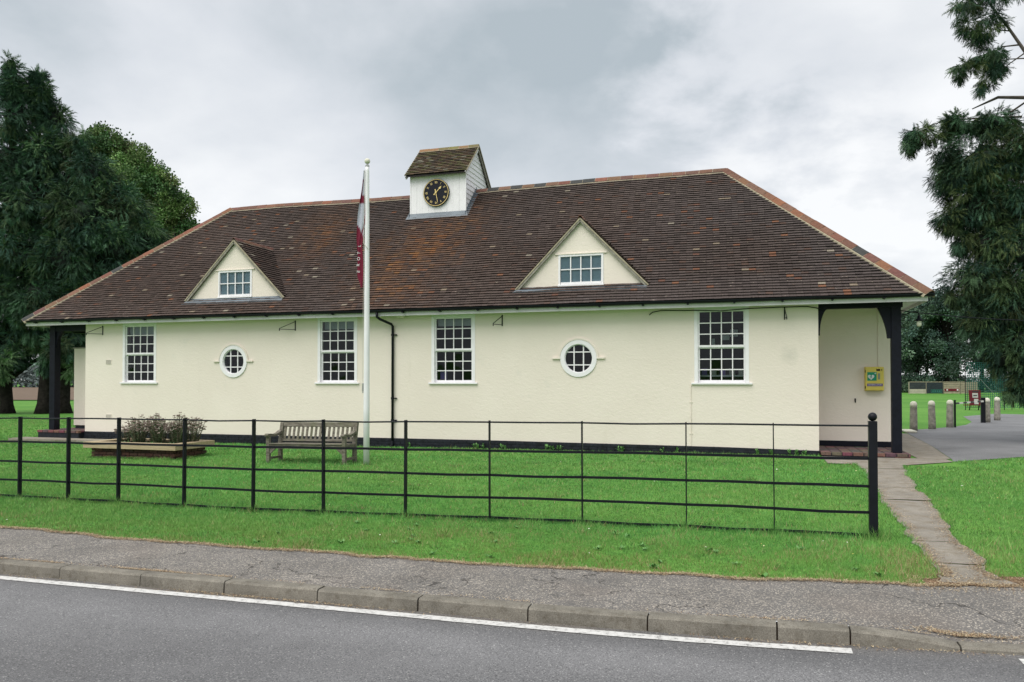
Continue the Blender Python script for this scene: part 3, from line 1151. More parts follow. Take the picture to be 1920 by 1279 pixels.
DORM = [(-14.65, 1.62, 4.12, 5.76), (-4.24, 1.62, 4.09, 5.75)]      # centre, half width, foot height, apex height of the gable face
DN = 19.28
DS = 1.0                                                            # gablet roof slope
TU0, TU1, TN0, TN1 = -10.33, -8.50, 22.18, 24.12                    # clock turret


def in_dormer(u, n, z):
    for c, hw, zb, za in DORM:
        if n > DN - .02 and z < za + .10 - DS * abs(u - c) * (za - zb) / hw - .02:
            return True
    return False


def tile_colour(u, n):
    """pick the clay colour of one tile; orange ones gather in a patch below the turret"""
    patch = max(1.1 * math.exp(-((u + 9.55 - .25 * (n - 20)) / 1.35) ** 2 - ((n - 20.6) / 1.7) ** 2),
                .7 * math.exp(-((u + 13.2) / .8) ** 2 - ((n - 21.6) / 1.0) ** 2))
    patch *= 0.55 + 0.9 * float(vnoise2(u * 1.2, n * 1.6, 21)) ** 2 + .35 * float(vnoise2(u * 3, n * 2.4, 22))
    red = min(1, max(0, .5 + .5 * float(vnoise2(u * .45, n * .6, 23)) + .025 * (-9 - u)))
    t = random.random()
    tone = .5 + .5 * float(vnoise2(u * .35, n * .5, 24))
    b = np.array((.068, .055, .052)) * (1 - red) + np.array((.074, .053, .045)) * red
    b = b * (.90 + .34 * tone) * random.uniform(.82, 1.2)
    if t > .93 - .07 * red:
        b = b * .5 + .5 * np.array(random.choice([(.094, .058, .046), (.112, .064, .046), (.088, .060, .050)]))
    if t > .991:
        b = np.array(random.choice([(.20, .16, .12), (.23, .20, .16)]))
    elif t > .972:
        b = np.array(random.choice([(.15, .072, .046), (.17, .082, .050), (.12, .062, .046)]))
    mixo = min(1, max(0, patch) * random.uniform(.25, 1.25))
    o_ = np.array(random.choice([(.185, .084, .038), (.15, .074, .040), (.215, .105, .046), (.125, .068, .042)]))
    b = b * (1 - mixo) + o_ * mixo
    return tuple(float(x) for x in b)


def tile_geo(P, a, b, nr, w, gauge, th, lift, tilt=0.0):
    """one plain tile: P lower-left corner, a across, b up the slope, nr normal"""
    L = gauge * 1.55
    lo0 = P + nr * (lift)
    lo1 = P + a * w + nr * (lift + tilt)
    up0 = P + b * L + nr * .001
    up1 = P + a * w + b * L + nr * .001
    v = [lo0, lo1, up1, up0, lo0 - nr * th, lo1 - nr * th]
    f = [(0, 1, 2, 3), (4, 5, 1, 0), (4, 0, 3), (5, 2, 1)]
    return v, f


def tile_field(origin, a, b, nr, length, d0, rng, keep, gauge=.108, tw=.166, th=.014, colour=None):
    """rows of tiles; rng(plan distance up the slope) -> (min, max) along a.  Returns list of (verts, faces, colour, centre)"""
    out = []
    rows = int(length / gauge)
    for r_i in range(rows):
        v = r_i * gauge
        lo, hi = rng(v)
        s0 = lo - random.uniform(0, .01) + (tw / 2 if r_i % 2 else 0) - tw
        wob = random.uniform(-.004, .004)
        while s0 < hi:
            s1 = s0 + tw
            c0, c1 = max(s0, lo), min(s1 - .003, hi)
            if c1 - c0 > .02:
                ctr = origin + a * ((c0 + c1) / 2) + b * (v + gauge / 2)
                if keep(ctr):
                    j = random.uniform(-.004, .004)
                    P = origin + a * c0 + b * (v + wob + j)
                    out.append((P, c1 - c0, ctr, colour(ctr)))
            s0 += tw
    return out


def roof_to_mesh(tiles, a, b, nr, gauge, th, use_sag=True):
    m = MB()
    for P, w, ctr, col in tiles:
        lift = .047 + random.uniform(-.003, .005)
        v, f = tile_geo(P, a, b, nr, w, gauge, th, lift, random.uniform(-.003, .003))
        if use_sag:
            d = [float(sag(q.x, q.y)) for q in v]
            v = [Vector((q.x, q.y, q.z + dz)) for q, dz in zip(v, d)]
        m.add(v, f, col)
    return m


A1, B1 = Vector((1, 0, 0)), Vector((0, RN - EN, RZ - EZ)).normalized()
N1 = A1.cross(B1)
SL = math.hypot(RN - EN, RZ - EZ)
roof_deck = MB()
O1 = Vector((0, EN, EZ))
inner = -0.012
xs = np.linspace(CL, CR, 60)
for j in range(14):
    for a_, b_ in zip(xs[:-1], xs[1:]):
        q = []
        for x, jj in ((a_, j), (b_, j), (b_, j + 1), (a_, j + 1)):
            n_ = EN + (RN - EN) * jj / 14
            d_ = n_ - EN
            x_ = min(max(x, CL + d_), CR - d_)
            q.append((x_, n_, EZ + KS * d_ + inner + float(sag(x_, n_))))
        if abs(q[0][0] - q[1][0]) + abs(q[2][0] - q[3][0]) > 1e-4:
            cu, cn = sum(p[0] for p in q) / 4, sum(p[1] for p in q) / 4
            roof_deck.face(q)
BN = RN + (RN - EN)
roof_deck.face([(CR, EN, EZ + inner), (CR, BN, EZ + inner), (AR, RN, RZ + inner)])
roof_deck.face([(CL, EN, EZ + inner), (AL, RN, RZ + inner), (CL, BN, EZ + inner)])
roof_deck.face([(CR, BN, EZ + inner), (CL, BN, EZ + inner), (AL, RN, RZ + inner), (AR, RN, RZ + inner)])
# soffit closing the eaves
roof_deck.face([(CL + .05, EN + .06, 3.535), (CL + .05, BN - .06, 3.535), (CR - .05, BN - .06, 3.535), (CR - .05, EN + .06, 3.535)])
roof = obj('roof', roof_deck, M_ROOFSHEET, hall)


def keep_main(p):
    if in_dormer(p.x, p.y, p.z):
        return False
    if TU0 + .04 < p.x < TU1 - .04 and p.y > TN0 + .03:
        return False
    return True


tiles = tile_field(O1, A1, B1, N1, SL - .03, 0, lambda v: (CL + v * (RN - EN) / SL, CR - v * (RN - EN) / SL), keep_main,
                   colour=lambda p: tile_colour(p.x, p.y))
# the ones nearest the camera are pieces of their own, the rest one mass
cpos = Vector((0, 0, 1.7))
tiles.sort(key=lambda t: (t[2] - cpos).length)
near, rest = tiles[:300], tiles[300:]
obj('roof_tiles', roof_to_mesh(rest, A1, B1, N1, .108, .014), M_TILE, roof)['kind'] = 'stuff'
cache = {}
for P, w, ctr, col in near:
    key = (round(col[0] * 40), round(col[1] * 40), round(w * 60))
    if key not in cache:
        v, f = tile_geo(Vector((0, 0, 0)), A1, B1, N1, w, .108, .014, .047, random.uniform(-.003, .003))
        t_ = MB()
        t_.add(v, f, col)
        cache[key] = mesh_of('tile', t_, M_TILE)
    link('tile', cache[key], roof, (P.x, P.y, P.z + float(sag(P.x, P.y))))
# end slopes
for sx, cx_, ax_ in ((1, CR, AR), (-1, CL, AL)):
    a = Vector((0, 1, 0)) if sx > 0 else Vector((0, -1, 0))
    b = Vector((ax_ - cx_, 0, RZ - EZ)).normalized()
    nr = a.cross(b)
    o_ = Vector((cx_, EN if sx > 0 else BN, EZ))
    tl_ = tile_field(o_, a, b, nr, SL - .05, 0, lambda v: (v * (RN - EN) / SL, (BN - EN) - v * (RN - EN) / SL), lambda p: True, colour=lambda p: tile_colour(-2, p.y))
    obj('roof_tiles', roof_to_mesh(tl_, a, b, nr, .108, .014, False), M_TILE, roof)['kind'] = 'stuff'


def ridge_colour(dark=.1, moss=False):
    t = random.random()
    if t < dark:
        return (.050, .050, .049)
    b = random.choice([(.165, .080, .056), (.150, .072, .053), (.18, .092, .062), (.135, .070, .052), (.20, .088, .055)])
    if moss:
        b = random.choice([(.20, .15, .08), (.17, .15, .06), (.25, .14, .08)])
    return tuple(x * random.uniform(.88, 1.1) for x in b)


def ridge_run(p0, p1, n_tiles, sA, sB, wing, parent, dark=.1, moss=False, th=.016, joint=.014, name='ridge_tile', fn=None):
    """angle tiles along p0-p1; sA, sB unit vectors pointing down the two slopes"""
    p0, p1 = Vector(p0), Vector(p1)
    d = (p1 - p0) / n_tiles
    upv = -(sA + sB).normalized()
    mm = MB()
    for i in range(n_tiles):
        q0 = p0 + d * i
        q1 = q0 + d
        if fn:
            q0 = q0 + Vector((0, 0, fn(q0)))
            q1 = q1 + Vector((0, 0, fn(q1)))
        dd = (q1 - q0).normalized()
        e0, e1 = q0 + dd * (joint / 2), q1 - dd * (joint / 2)
        prof = []
        for (s_, t_) in ((sA, 1.0), (sA, .45), (None, 0), (sB, .45), (sB, 1.0)):
            if s_ is None:
                prof.append(upv * .062)
            else:
                prof.append(s_ * (wing * t_) + upv * (.075 if t_ < 1 else .045))
        outer = [[e + p for p in prof] for e in (e0, e1)]
        innr = [[e + p - upv * th * 1.6 for p in prof] for e in (e0, e1)]
        m = MB()
        vs = outer[0] + outer[1] + innr[0] + innr[1]
        fs = []
        for j in range(4):
            fs.append((j, j + 1, 5 + j + 1, 5 + j))
            fs.append((10 + j, 15 + j, 15 + j + 1, 10 + j + 1))
            fs.append((j, 10 + j, 10 + j + 1, j + 1))
            fs.append((5 + j, 5 + j + 1, 15 + j + 1, 15 + j))
        fs += [(0, 5, 15, 10), (4, 14, 19, 9)]
        jit = upv * random.uniform(-.004, .005)
        m.add([v + jit for v in vs], fs, ridge_colour(dark, moss))
        obj(name, m, M_RIDGE, parent)
        # mortar bed and joint
        mp = [s_ * (wing * t_) + upv * h_ for s_, t_, h_ in ((sA, 1.14, -.02), (sA, 1.08, .034), (sA, .45, .064), (sA, 0, .052), (sB, .45, .064), (sB, 1.08, .034), (sB, 1.14, -.02))]
        vs = [q0 + p for p in mp] + [q1 + p for p in mp]
        mm.add(vs, [(j, j + 1, 7 + j + 1, 7 + j) for j in range(6)])
    obj('mortar_bed', mm, M_MORTAR, parent)


sF = -B1
sBk = Vector((0, RN - EN, -(RZ - EZ))).normalized()
sRt = Vector((CR - AR, 0, EZ - RZ)).normalized()
sLf = Vector((CL - AL, 0, EZ - RZ)).normalized()
rsag = lambda p: float(sag(p.x, p.y))
ridge_run((AL, RN, RZ + .01), (TU0 - .02, RN, RZ + .01), 20, sF, sBk, .185, roof, .04, fn=rsag)
ridge_run((TU1 + .02, RN, RZ + .01), (AR, RN, RZ + .01), 20, sF, sBk, .185, roof, .10, fn=rsag)


def hip_dirs(h, s1, s2):
    h = h.normalized()
    o = []
    for s_ in (s1, s2):
        # in-plane direction square to the hip, pointing away from it
        nrm = None
        o.append((s_ - h * s_.dot(h)).normalized())
    return o


hR = Vector((CR - AR, EN - RN, EZ - RZ))
a1, a2 = hip_dirs(hR, Vector((-1, 0, 0)), Vector((0, 1, 0)))
ridge_run((AR, RN, RZ + .01), (CR + .03, EN - .03, EZ + .01), 20, a1, a2, .185, roof, .09, name='hip_tile')
hL = Vector((CL - AL, EN - RN, EZ - RZ))
b1_, b2_ = hip_dirs(hL, Vector((1, 0, 0)), Vector((0, 1, 0)))
ridge_run((AL, RN, RZ + .01), (CL - .03, EN - .03, EZ + .01), 20, b1_, b2_, .185, roof, .10, name='hip_tile')

# fascia, gutter, brackets, downpipe
for x0, x1, y0, y1 in ((CL + .03, CR - .03, EN + .045, EN + .07), ):
    obj('fascia', MB().box(x0, x1, y0, y1, 3.44, 3.575), M_FASCIA, hall)
obj('fascia', MB().box(CR - .055, CR - .03, EN + .07, BN - .05, 3.44, 3.575), M_FASCIA, hall)
obj('fascia', MB().box(CL + .03, CL + .055, EN + .07, BN - .05, 3.44, 3.575), M_FASCIA, hall)
obj('soffit', MB().box(CL + .06, CR - .06, EN + .07, WN + .3, 3.515, 3.53), M_FASCIA, hall)
obj('soffit', MB().box(3.13, CR - .06, WN + .3, BN - .1, 3.50, 3.515), M_FASCIA, hall)


def gutter(p0, p1, r=.068):
    p0, p1 = Vector(p0), Vector(p1)
    d = (p1 - p0).normalized()
    a = d.cross(Vector((0, 0, 1)))
    m = MB()
    nseg = 30
    rows = []
    for i in range(nseg + 1):
        q = p0 + (p1 - p0) * i / nseg + Vector((0, 0, .006 * math.sin(i * 1.7)))
        rows.append([q + a * (r * math.cos(t)) - Vector((0, 0, r * math.sin(t))) for t in np.linspace(0, math.pi, 9)])
    vs = [p for r_ in rows for p in r_]
    fs = [(i * 9 + j, i * 9 + j + 1, (i + 1) * 9 + j + 1, (i + 1) * 9 + j) for i in range(nseg) for j in range(8)]
    fs += [tuple(range(9)), tuple(nseg * 9 + j for j in range(9))]
    m.add(vs, fs)
    return m


gut = obj('gutter', gutter((CL - .02, EN - .025, 3.60), (CR + .06, EN - .025, 3.60)), M_BLACK, hall)
obj('gutter', gutter((CR + .035, EN - .03, 3.60), (CR + .035, BN, 3.60)), M_BLACK, hall)
obj('gutter', gutter((CL - .035, BN, 3.60), (CL - .035, EN - .03, 3.60)), M_BLACK, hall)
x = CL + .5
while x < CR:
    m = MB()
    m.bar((x, EN + .045, 3.56), (x, EN - .03, 3.51), .03, .025)
    m.box(x - .025, x + .025, EN - .088, EN + .04, 3.512, 3.532)
    obj('gutter_bracket', m, M_BLACK, gut)
    x += 1.06
m = MB()
m.tube([(-9.72, EN - .025, 3.55), (-9.72, EN - .02, 3.42), (-9.66, EN + .04, 3.36), (-9.47, WN - .10, 3.24), (-9.45, WN - .06, 3.18), (-9.45, WN - .06, .0)], .036, 12)
dp = obj('downpipe', m, M_BLACK, hall, smooth=True)
for z in (2.95, 1.22, .62):
    m = MB()
    m.tube([(-9.45, WN - .06, z - .03), (-9.45, WN - .06, z + .03)], .046, 12)
    m.box(-9.38, -9.34, WN - .05, WN, z - .015, z + .015)
    m.box(-9.42, -9.35, WN - .05, WN - .03, z - .012, z + .012)
    obj('pipe_clip', m, M_BLACK, dp)
m = MB()
m.tube([(-9.45, WN - .06, .06), (-9.45, WN - .09, -.06), (-9.45, WN - .2, -.12)], .04, 10)
obj('pipe_shoe', m, M_BLACK, dp)

# gablets
for di, (c, hw, zb, za) in enumerate(DORM):
    dm = obj('gablet', MB(), M_WALL, hall)
    ww0, ww1, wz0, wz1 = c - .585, c + .585, zb + .07, zb + .84
    # gable wall with a hole for the window
    m = MB()
    sl = (za - zb) / hw
    fl = lambda x: za - sl * abs(x - c)
    xs = [c - hw, ww0, c, ww1, c + hw]
    m.face([(c - hw, DN, zb), (ww0, DN, zb), (ww0, DN, fl(ww0))])
    m.face([(ww1, DN, zb), (c + hw, DN, zb), (ww1, DN, fl(ww1))])
    m.face([(ww0, DN, zb), (ww1, DN, zb), (ww1, DN, wz0), (ww0, DN, wz0)])
    m.face([(ww0, DN, wz1), (ww1, DN, wz1), (ww1, DN, fl(ww1)), (c, DN, za), (ww0, DN, fl(ww0))])
    for pa, pb in (((ww0, wz0), (ww0, wz1)), ((ww0, wz1), (ww1, wz1)), ((ww1, wz1), (ww1, wz0)), ((ww1, wz0), (ww0, wz0))):
        m.face([(pa[0], DN, pa[1]), (pb[0], DN, pb[1]), (pb[0], DN + .1, pb[1]), (pa[0], DN + .1, pa[1])])
    obj('gable_wall', m, M_WALL, dm)
    obj('drip_mould', MB().box(ww0 - .09, ww1 + .09, DN - .035, DN + .01, wz1 - .002, wz1 + .03), M_WALL, dm, bevel=.006)
    # lead apron
    m = MB()
    nrm = N1
    for (x0, x1) in ((c - hw - .10, c + hw + .02),):
        n0, n1 = DN - .15, DN + .02
        z0_, z1_ = EZ + KS * (n0 - EN), EZ + KS * (n1 - EN)
        off = nrm * .038
        m.face([Vector((x0 - .06, n0, z0_)) + off, Vector((x1 + .06, n0, z0_)) + off, Vector((x1, DN - .004, zb - .0)) + Vector((0, 0, .035)), Vector((x0 + .1, DN - .004, zb + .035))])
        m.face([Vector((x0 - .06, n0, z0_)) + off - nrm * .02, Vector((x1 + .06, n0, z0_)) + off - nrm * .02, Vector((x1 + .06, n0, z0_)) + off, Vector((x0 - .06, n0, z0_)) + off])
    obj('lead_apron', m, M_LEAD, dm)
    # gablet roof: two slopes with verge in front
    rz = za + .105
    nv = DN - .075
    deck = MB()
    nb_ = EN + (rz - EZ) / KS
    for sx in (-1, 1):
        ex = hw + .09
        zf = rz - sl * ex
        nf_ = EN + (zf - EZ) / KS
        deck.face([(c, nv, rz - .03), (c + sx * ex, nv, zf - .03), (c + sx * ex, max(nf_, nv + .01), zf - .03), (c, nb_, rz - .03)])
        a = Vector((0, 1, 0)) if sx > 0 else Vector((0, -1, 0))
        bb = Vector((-sx, 0, sl)).normalized()
        nr = a.cross(bb)
        o_ = Vector((c + sx * ex, nv, zf)) if sx > 0 else Vector((c + sx * ex, 0, zf))
        ln = math.hypot(ex, sl * ex)

        def rngf(v, zf=zf, bb=bb, sx=sx):
            z = zf + bb.z * v
            nmax = EN + (z + .02 - EZ) / KS + .04
            return (0, nmax - nv) if sx > 0 else (-nmax, -nv)
        tl_ = tile_field(o_, a, bb, nr, ln - .05, 0, rngf, lambda p: True, colour=lambda p: tile_colour(-19, p.y))
        obj('gablet_tiles', roof_to_mesh(tl_, a, bb, nr, .108, .014, False), M_TILE, dm)['kind'] = 'stuff'
        # mortared verge
        m = MB()
        p0 = Vector((c + sx * (ex + .01), nv - .012, zf - .035))
        p1 = Vector((c, nv - .012, rz - .03))
        m.bar(p0, p1, .035, .03, (0, -1, 0))
        obj('verge', m, M_MORTAR, dm)
        m = MB()
        m.bar(p0 + Vector((-sx * .035, .02, -.035)), p1 + Vector((0, .02, -.05)), .05, .05, (0, -1, 0))
        obj('verge_underside', m, M_CONC, dm)
    obj('gablet_deck', deck, M_ROOFSHEET, dm)
    sA = Vector((-1, 0, -sl)).normalized()
    sB = Vector((1, 0, -sl)).normalized()
    ridge_run((c, nv - .01, rz), (c, nb_ + .05, rz), 5, sA, sB, .10, dm, 0)
    # window
    win = obj('gablet_window', MB(), M_WHITE, hall)
    m = MB()
    y0, y1 = DN - .02, DN + .07
    m.box(ww0, ww0 + .055, y0, y1, wz0, wz1)
    m.box(ww1 - .055, ww1, y0, y1, wz0, wz1)
    m.box(ww0 + .055, ww1 - .055, y0, y1, wz1 - .055, wz1)
    m.box(ww0 + .055, ww1 - .055, y0, y1, wz0, wz0 + .06)
    obj('frame', m, M_WHITE, win, bevel=.005)
    obj('sill', MB().box(ww0 - .01, ww1 + .01, DN - .05, DN + .01, wz0 - .045, wz0 - .002), M_WHITE, win, bevel=.005)
    ga, gb, za_, zb_ = ww0 + .055, ww1 - .055, wz0 + .06, wz1 - .055
    pw, ph = (gb - ga) / 4, (zb_ - za_) / 2
    for j in range(1, 4):
        obj('glazing_bar', MB().box(ga + j * pw - .014, ga + j * pw + .014, DN - .004, DN + .04, za_, zb_), M_WHITE, win)
    obj('glazing_bar', MB().box(ga, gb, DN - .002, DN + .038, za_ + ph - .013, za_ + ph + .013), M_WHITE, win)
    pm = mesh_of('pane', rect_xz(.011, pw - .011, .010, ph - .010), M_GLASS)
    for j in range(4):
        for i in range(2):
            p_ = link('pane', pm, win, (ga + j * pw, DN + .015, za_ + i * ph))
            p_.rotation_euler = (R(random.uniform(-.6, .6)), 0, R(random.uniform(-.6, .6)))
    obj('blind', MB().box(ga - .01, gb + .01, DN + .055, DN + .06, za_ - .01, zb_ + .01), M_DBLIND, win)

# clock turret
tur = obj('clock_turret', MB(), M_WHITE, hall)
TZ0, TZ1 = 6.80, 8.16
nbd = 9
bw = (TU1 - TU0) / nbd
for j in range(nbd):
    obj('board', MB().box(TU0 + j * bw + .0015, TU0 + (j + 1) * bw - .0015, TN0 - random.uniform(0, .003), TN0 + .03, TZ0 - .05, TZ1), M_WHITE, tur, bevel=.003)
TRZ = 9.14          # apex of turret walls
TC = (TN0 + TN1) / 2
tsl = (TRZ - TZ1) / (TN1 - TC)
for x in (TU1, TU0):
    sx = 1 if x == TU1 else -1
    z = 6.75
    while z < TRZ - .05:
        zt = min(z + .168, TRZ)
        pts = []
        for (zz, xo) in ((z, .024), (zt, .004)):
            half = (TN1 - TN0) / 2 if zz <= TZ1 else max(.004, (TRZ - zz) / tsl)
            pts.append((TC - half + (0.031 if zz <= TZ1 else 0), TC + half, zz, xo))
        (n0, n1, za_, xa), (m0, m1, zb_, xb) = pts
        v = [(x + sx * xa, n0, za_), (x + sx * xa, n1, za_), (x + sx * xb, m1, zb_), (x + sx * xb, m0, zb_),
             (x - sx * .02, n0, za_), (x - sx * .02, n1, za_), (x - sx * .02, m1, zb_), (x - sx * .02, m0, zb_)]
        mm = MB()
        mm.add(v, [(0, 1, 2, 3), (7, 6, 5, 4), (0, 4, 5, 1), (3, 2, 6, 7), (0, 3, 7, 4), (1, 5, 6, 2)])
        obj('weatherboard', mm, M_WHITE, tur)
        z += .15
obj('back_boarding', MB().box(TU0, TU1, TN1 - .03, TN1, 6.8, TZ1), M_WHITE, tur)
obj('corner_trim', MB().box(TU1 - .004, TU1 + .028, TN0 - .014, TN0 + .03, 6.80, TZ1 - .0), M_WHITE, tur)
obj('corner_trim', MB().box(TU0 - .028, TU0 + .004, TN0 - .014, TN0 + .03, 6.80, TZ1 - .0), M_WHITE, tur)
obj('head_rail', MB().box(TU0 + .01, TU1 - .01, TN0 - .05, TN0 - .005, TZ1 - .09, TZ1 - .01), M_FASCIA, tur)
# lead skirt
m = MB()
n0 = TN0 - .12
z0_ = EZ + KS * (n0 - EN) + float(sag(-9.4, n0))
off = .05
m.add([(TU0 - .12, n0, z0_ + off), (TU1 + .12, n0, z0_ + off), (TU1 + .03, TN0 - .012, z0_ + .17 + off), (TU0 - .03, TN0 - .012, z0_ + .17 + off),
       (TU0 - .12, n0 - .01, z0_ + off - .03), (TU1 + .12, n0 - .01, z0_ + off - .03)], [(0, 1, 2, 3), (4, 5, 1, 0)])
obj('lead_skirt', m, M_LEAD, tur)
for sx, x in ((1, TU1), (-1, TU0)):
    m = MB()
    za_, zb_ = EZ + KS * (n0 - EN) + float(sag(x, n0)), RZ + float(sag(x, RN))
    m.add([(x + sx * .03, n0, za_ + .05), (x + sx * .13, n0, za_ + .045), (x + sx * .13, RN, zb_ + .045), (x + sx * .03, RN, zb_ + .05),
           (x + sx * .026, n0 + .02, za_ + .16), (x + sx * .026, RN, zb_ + .16)], [(0, 1, 2, 3), (0, 3, 5, 4)])
    obj('lead_flashing', m, M_LEAD, tur)
# turret roof
tuL, tuR = TU0 - .13, TU1 + .10
eN0, eZ = TN0 - .18, 8.115
trz = 9.20
tk = (trz - eZ) / (TC - eN0)
for sgn in (1, -1):
    a = Vector((sgn, 0, 0))
    bb = Vector((0, sgn * (TC - eN0), trz - eZ)).normalized()
    nr = a.cross(bb)
    yy = eN0 if sgn > 0 else 2 * TC - eN0
    o_ = Vector((0, yy, eZ))
    ln = math.hypot(TC - eN0, trz - eZ)

    def tcol(p):
        t = random.random()
        if t < .12:
            return (.17, .155, .12)
        if t < .4:
            return (.105, .095, .05)
        return random.choice([(.085, .062, .045), (.10, .07, .05), (.07, .055, .045), (.12, .085, .055)])
    rg = (tuL, tuR) if sgn > 0 else (-tuR, -tuL)
    tl_ = tile_field(o_, a, bb, nr, ln - .04, 0, lambda v, rg=rg: rg, lambda p: True, gauge=.108, colour=tcol)
    obj('turret_tiles', roof_to_mesh(tl_, a, bb, nr, .108, .014, False), M_TILE, tur)['kind'] = 'stuff'
    m = MB()
    y2 = TC
    m.add([(tuL + .01, yy, eZ - .015), (tuR - .01, yy, eZ - .015), (tuR - .01, TC, trz - .015), (tuL + .01, TC, trz - .015),
           (tuL + .01, yy, eZ - .05), (tuR - .01, yy, eZ - .05), (tuR - .01, TC, trz - .05), (tuL + .01, TC, trz - .05)],
          [(0, 1, 2, 3), (7, 6, 5, 4), (0, 4, 5, 1), (1, 5, 6, 2), (0, 3, 7, 4)])
    obj('turret_deck', m, M_ROOFSHEET, tur)
    for x, sx in ((tuR, 1), (tuL, -1)):
        m = MB()
        m.bar((x - sx * .03, yy + (.02 if sgn > 0 else -.02), eZ - .06), (x - sx * .03, TC, trz - .065), .035, .11, (0, 0, 1))
        obj('bargeboard', m, M_FASCIA if sgn > 0 else M_CONC, tur)
        m = MB()
        m.bar((x, yy, eZ + .008), (x, TC, trz + .008), .03, .03, (0, 0, 1))
        obj('verge', m, M_MORTAR, tur)
sA = Vector((0, -(TC - eN0), -(trz - eZ))).normalized()
sB = Vector((0, (TC - eN0), -(trz - eZ))).normalized()
ridge_run((tuL, TC, trz + .005), (tuR, TC, trz + .005), 6, sA, sB, .115, tur, 0, True)

# clock
clock = obj('clock', MB(), M_DIAL, hall)
ccx, ccz, cr = -9.445, 7.545, .43


def disc(cx_, cz_, r0, y0, y1, n_=56):
    m = MB()
    a = [(cx_ + r0 * math.cos(2 * math.pi * j / n_), cz_ + r0 * math.sin(2 * math.pi * j / n_)) for j in range(n_)]
    vs = [(x, y0, z) for x, z in a] + [(x, y1, z) for x, z in a]
    fs = [tuple(range(n_)), tuple(reversed(range(n_, 2 * n_)))] + [(j, j + n_, (j + 1) % n_ + n_, (j + 1) % n_) for j in range(n_)]
    m.add(vs, fs)
    return m


obj('dial', disc(ccx, ccz, cr, TN0 - .075, TN0 - .008), M_DIAL, clock)


def ring_at(cx_, cz_, ri, ro, y0, y1, n_=56):
    m = MB()
    vs = []
    for j in range(n_):
        a = 2 * math.pi * j / n_
        ca, sa = math.cos(a), math.sin(a)
        vs += [(cx_ + ri * ca, y0, cz_ + ri * sa), (cx_ + ro * ca, y0, cz_ + ro * sa), (cx_ + ro * ca, y1, cz_ + ro * sa), (cx_ + ri * ca, y1, cz_ + ri * sa)]
    fs = [(j * 4 + e, j * 4 + (e + 1) % 4, ((j + 1) % n_) * 4 + (e + 1) % 4, ((j + 1) % n_) * 4 + e) for j in range(n_) for e in range(4)]
    m.add(vs, fs)
    return m


obj('gilt_ring', ring_at(ccx, ccz, .402, .418, TN0 - .082, TN0 - .07), M_GOLD, clock)


def text(body, size, mat, parent, loc, rot, name='numeral', extrude=.001, bold=.012):
    cu = bpy.data.curves.new(name, 'FONT')
    cu.body = body
    cu.size = size
    cu.align_x, cu.align_y = 'CENTER', 'CENTER'
    cu.extrude = extrude
    cu.offset = size * bold
    cu.resolution_u = 3
    tmp = bpy.data.objects.new('tmp', cu)
    COL.objects.link(tmp)
    me = bpy.data.meshes.new_from_object(tmp, depsgraph=bpy.context.evaluated_depsgraph_get())
    bpy.data.objects.remove(tmp)
    me.materials.clear()
    me.materials.append(mat)
    o = link(name, me, parent, loc)
    o.rotation_euler = rot
    return o


for h_, s_ in enumerate(('XII', 'I', 'II', 'III', 'IIII', 'V', 'VI', 'VII', 'VIII', 'IX', 'X', 'XI')):
    a = math.pi / 2 - h_ * math.pi / 6
    t_ = text(s_, .100, M_GOLD, clock, (ccx + .315 * math.cos(a), TN0 - .0775, ccz + .315 * math.sin(a)), (R(90), -(a - math.pi / 2), 0))
    t_.scale = (.74, 1, 1)


def hand(ang, ln, tail, w, y, name):
    a = math.pi / 2 - R(ang)
    d = Vector((math.cos(a), 0, math.sin(a)))
    s_ = Vector((-math.sin(a), 0, math.cos(a)))
    c_ = Vector((ccx, y, ccz))
    pts = [c_ - d * tail - s_ * w * .9, c_ - d * tail + s_ * w * .9, c_ + s_ * w * .55, c_ + d * ln * .55 + s_ * w * .5, c_ + d * ln * .66 + s_ * w * (1.6 if ln < .3 else .5), c_ + d * ln,
           c_ + d * ln * .66 - s_ * w * (1.6 if ln < .3 else .5), c_ + d * ln * .55 - s_ * w * .5, c_ - s_ * w * .55]
    m = MB()
    n_ = len(pts)
    vs = pts + [p + Vector((0, .006, 0)) for p in pts]
    m.add(vs, [tuple(range(n_)), tuple(reversed(range(n_, 2 * n_)))] + [(j, j + n_, (j + 1) % n_ + n_, (j + 1) % n_) for j in range(n_)])
    obj(name, m, M_GOLD, clock)


hand(44, .27, .10, .022, TN0 - .090, 'hour_hand')
hand(168, .37, .10, .018, TN0 - .100, 'minute_hand')
obj('hand_boss', disc(ccx, ccz, .03, TN0 - .108, TN0 - .075, 20), M_GOLD, clock)

# small fittings on the front wall
for (u, z) in ((-19.23, 2.285), (-19.21, .585)):
    m = MB()
    m.box(u - .115, u + .115, WN - .012, WN + .01, z - .08, z + .08)
    av = obj('air_brick', m, M_WALL, hall, bevel=.004)
    for q in range(4):
        obj('slot', MB().box(u - .095, u + .095, WN - .016, WN - .011, z - .06 + q * .034, z - .045 + q * .034), M_CONC, av)
for u, sx in ((-19.47, -1), (-12.545, -1), (-6.32, -.45), (.65, .12)):
    m = MB()
    z1, z0_ = 3.42, 3.13
    tip = Vector((u + sx * .30, WN - .34, z0_ + .03))
    m.box(u - .014, u + .014, WN - .014, WN + .002, z0_, z1)
    m.tube([(u, WN - .012, z1 - .03), tip + Vector((0, 0, .02))], .010, 6)
    m.tube([(u, WN - .012, z0_ + .03), tip], .009, 6)
    m.tube([tip + Vector((0, 0, .02)), tip + Vector((0, 0, -.05))], .012, 6)
    obj('basket_bracket', m, M_BLACK, hall)
m = MB()
m.lathe([(.02, 3.40), (.12, 3.42), (.14, 3.455), (.13, 3.475), (.05, 3.512)], -9.18, WN - .17, 20)
obj('bulkhead_light', m, M_CAP, hall, smooth=True)
m = MB()
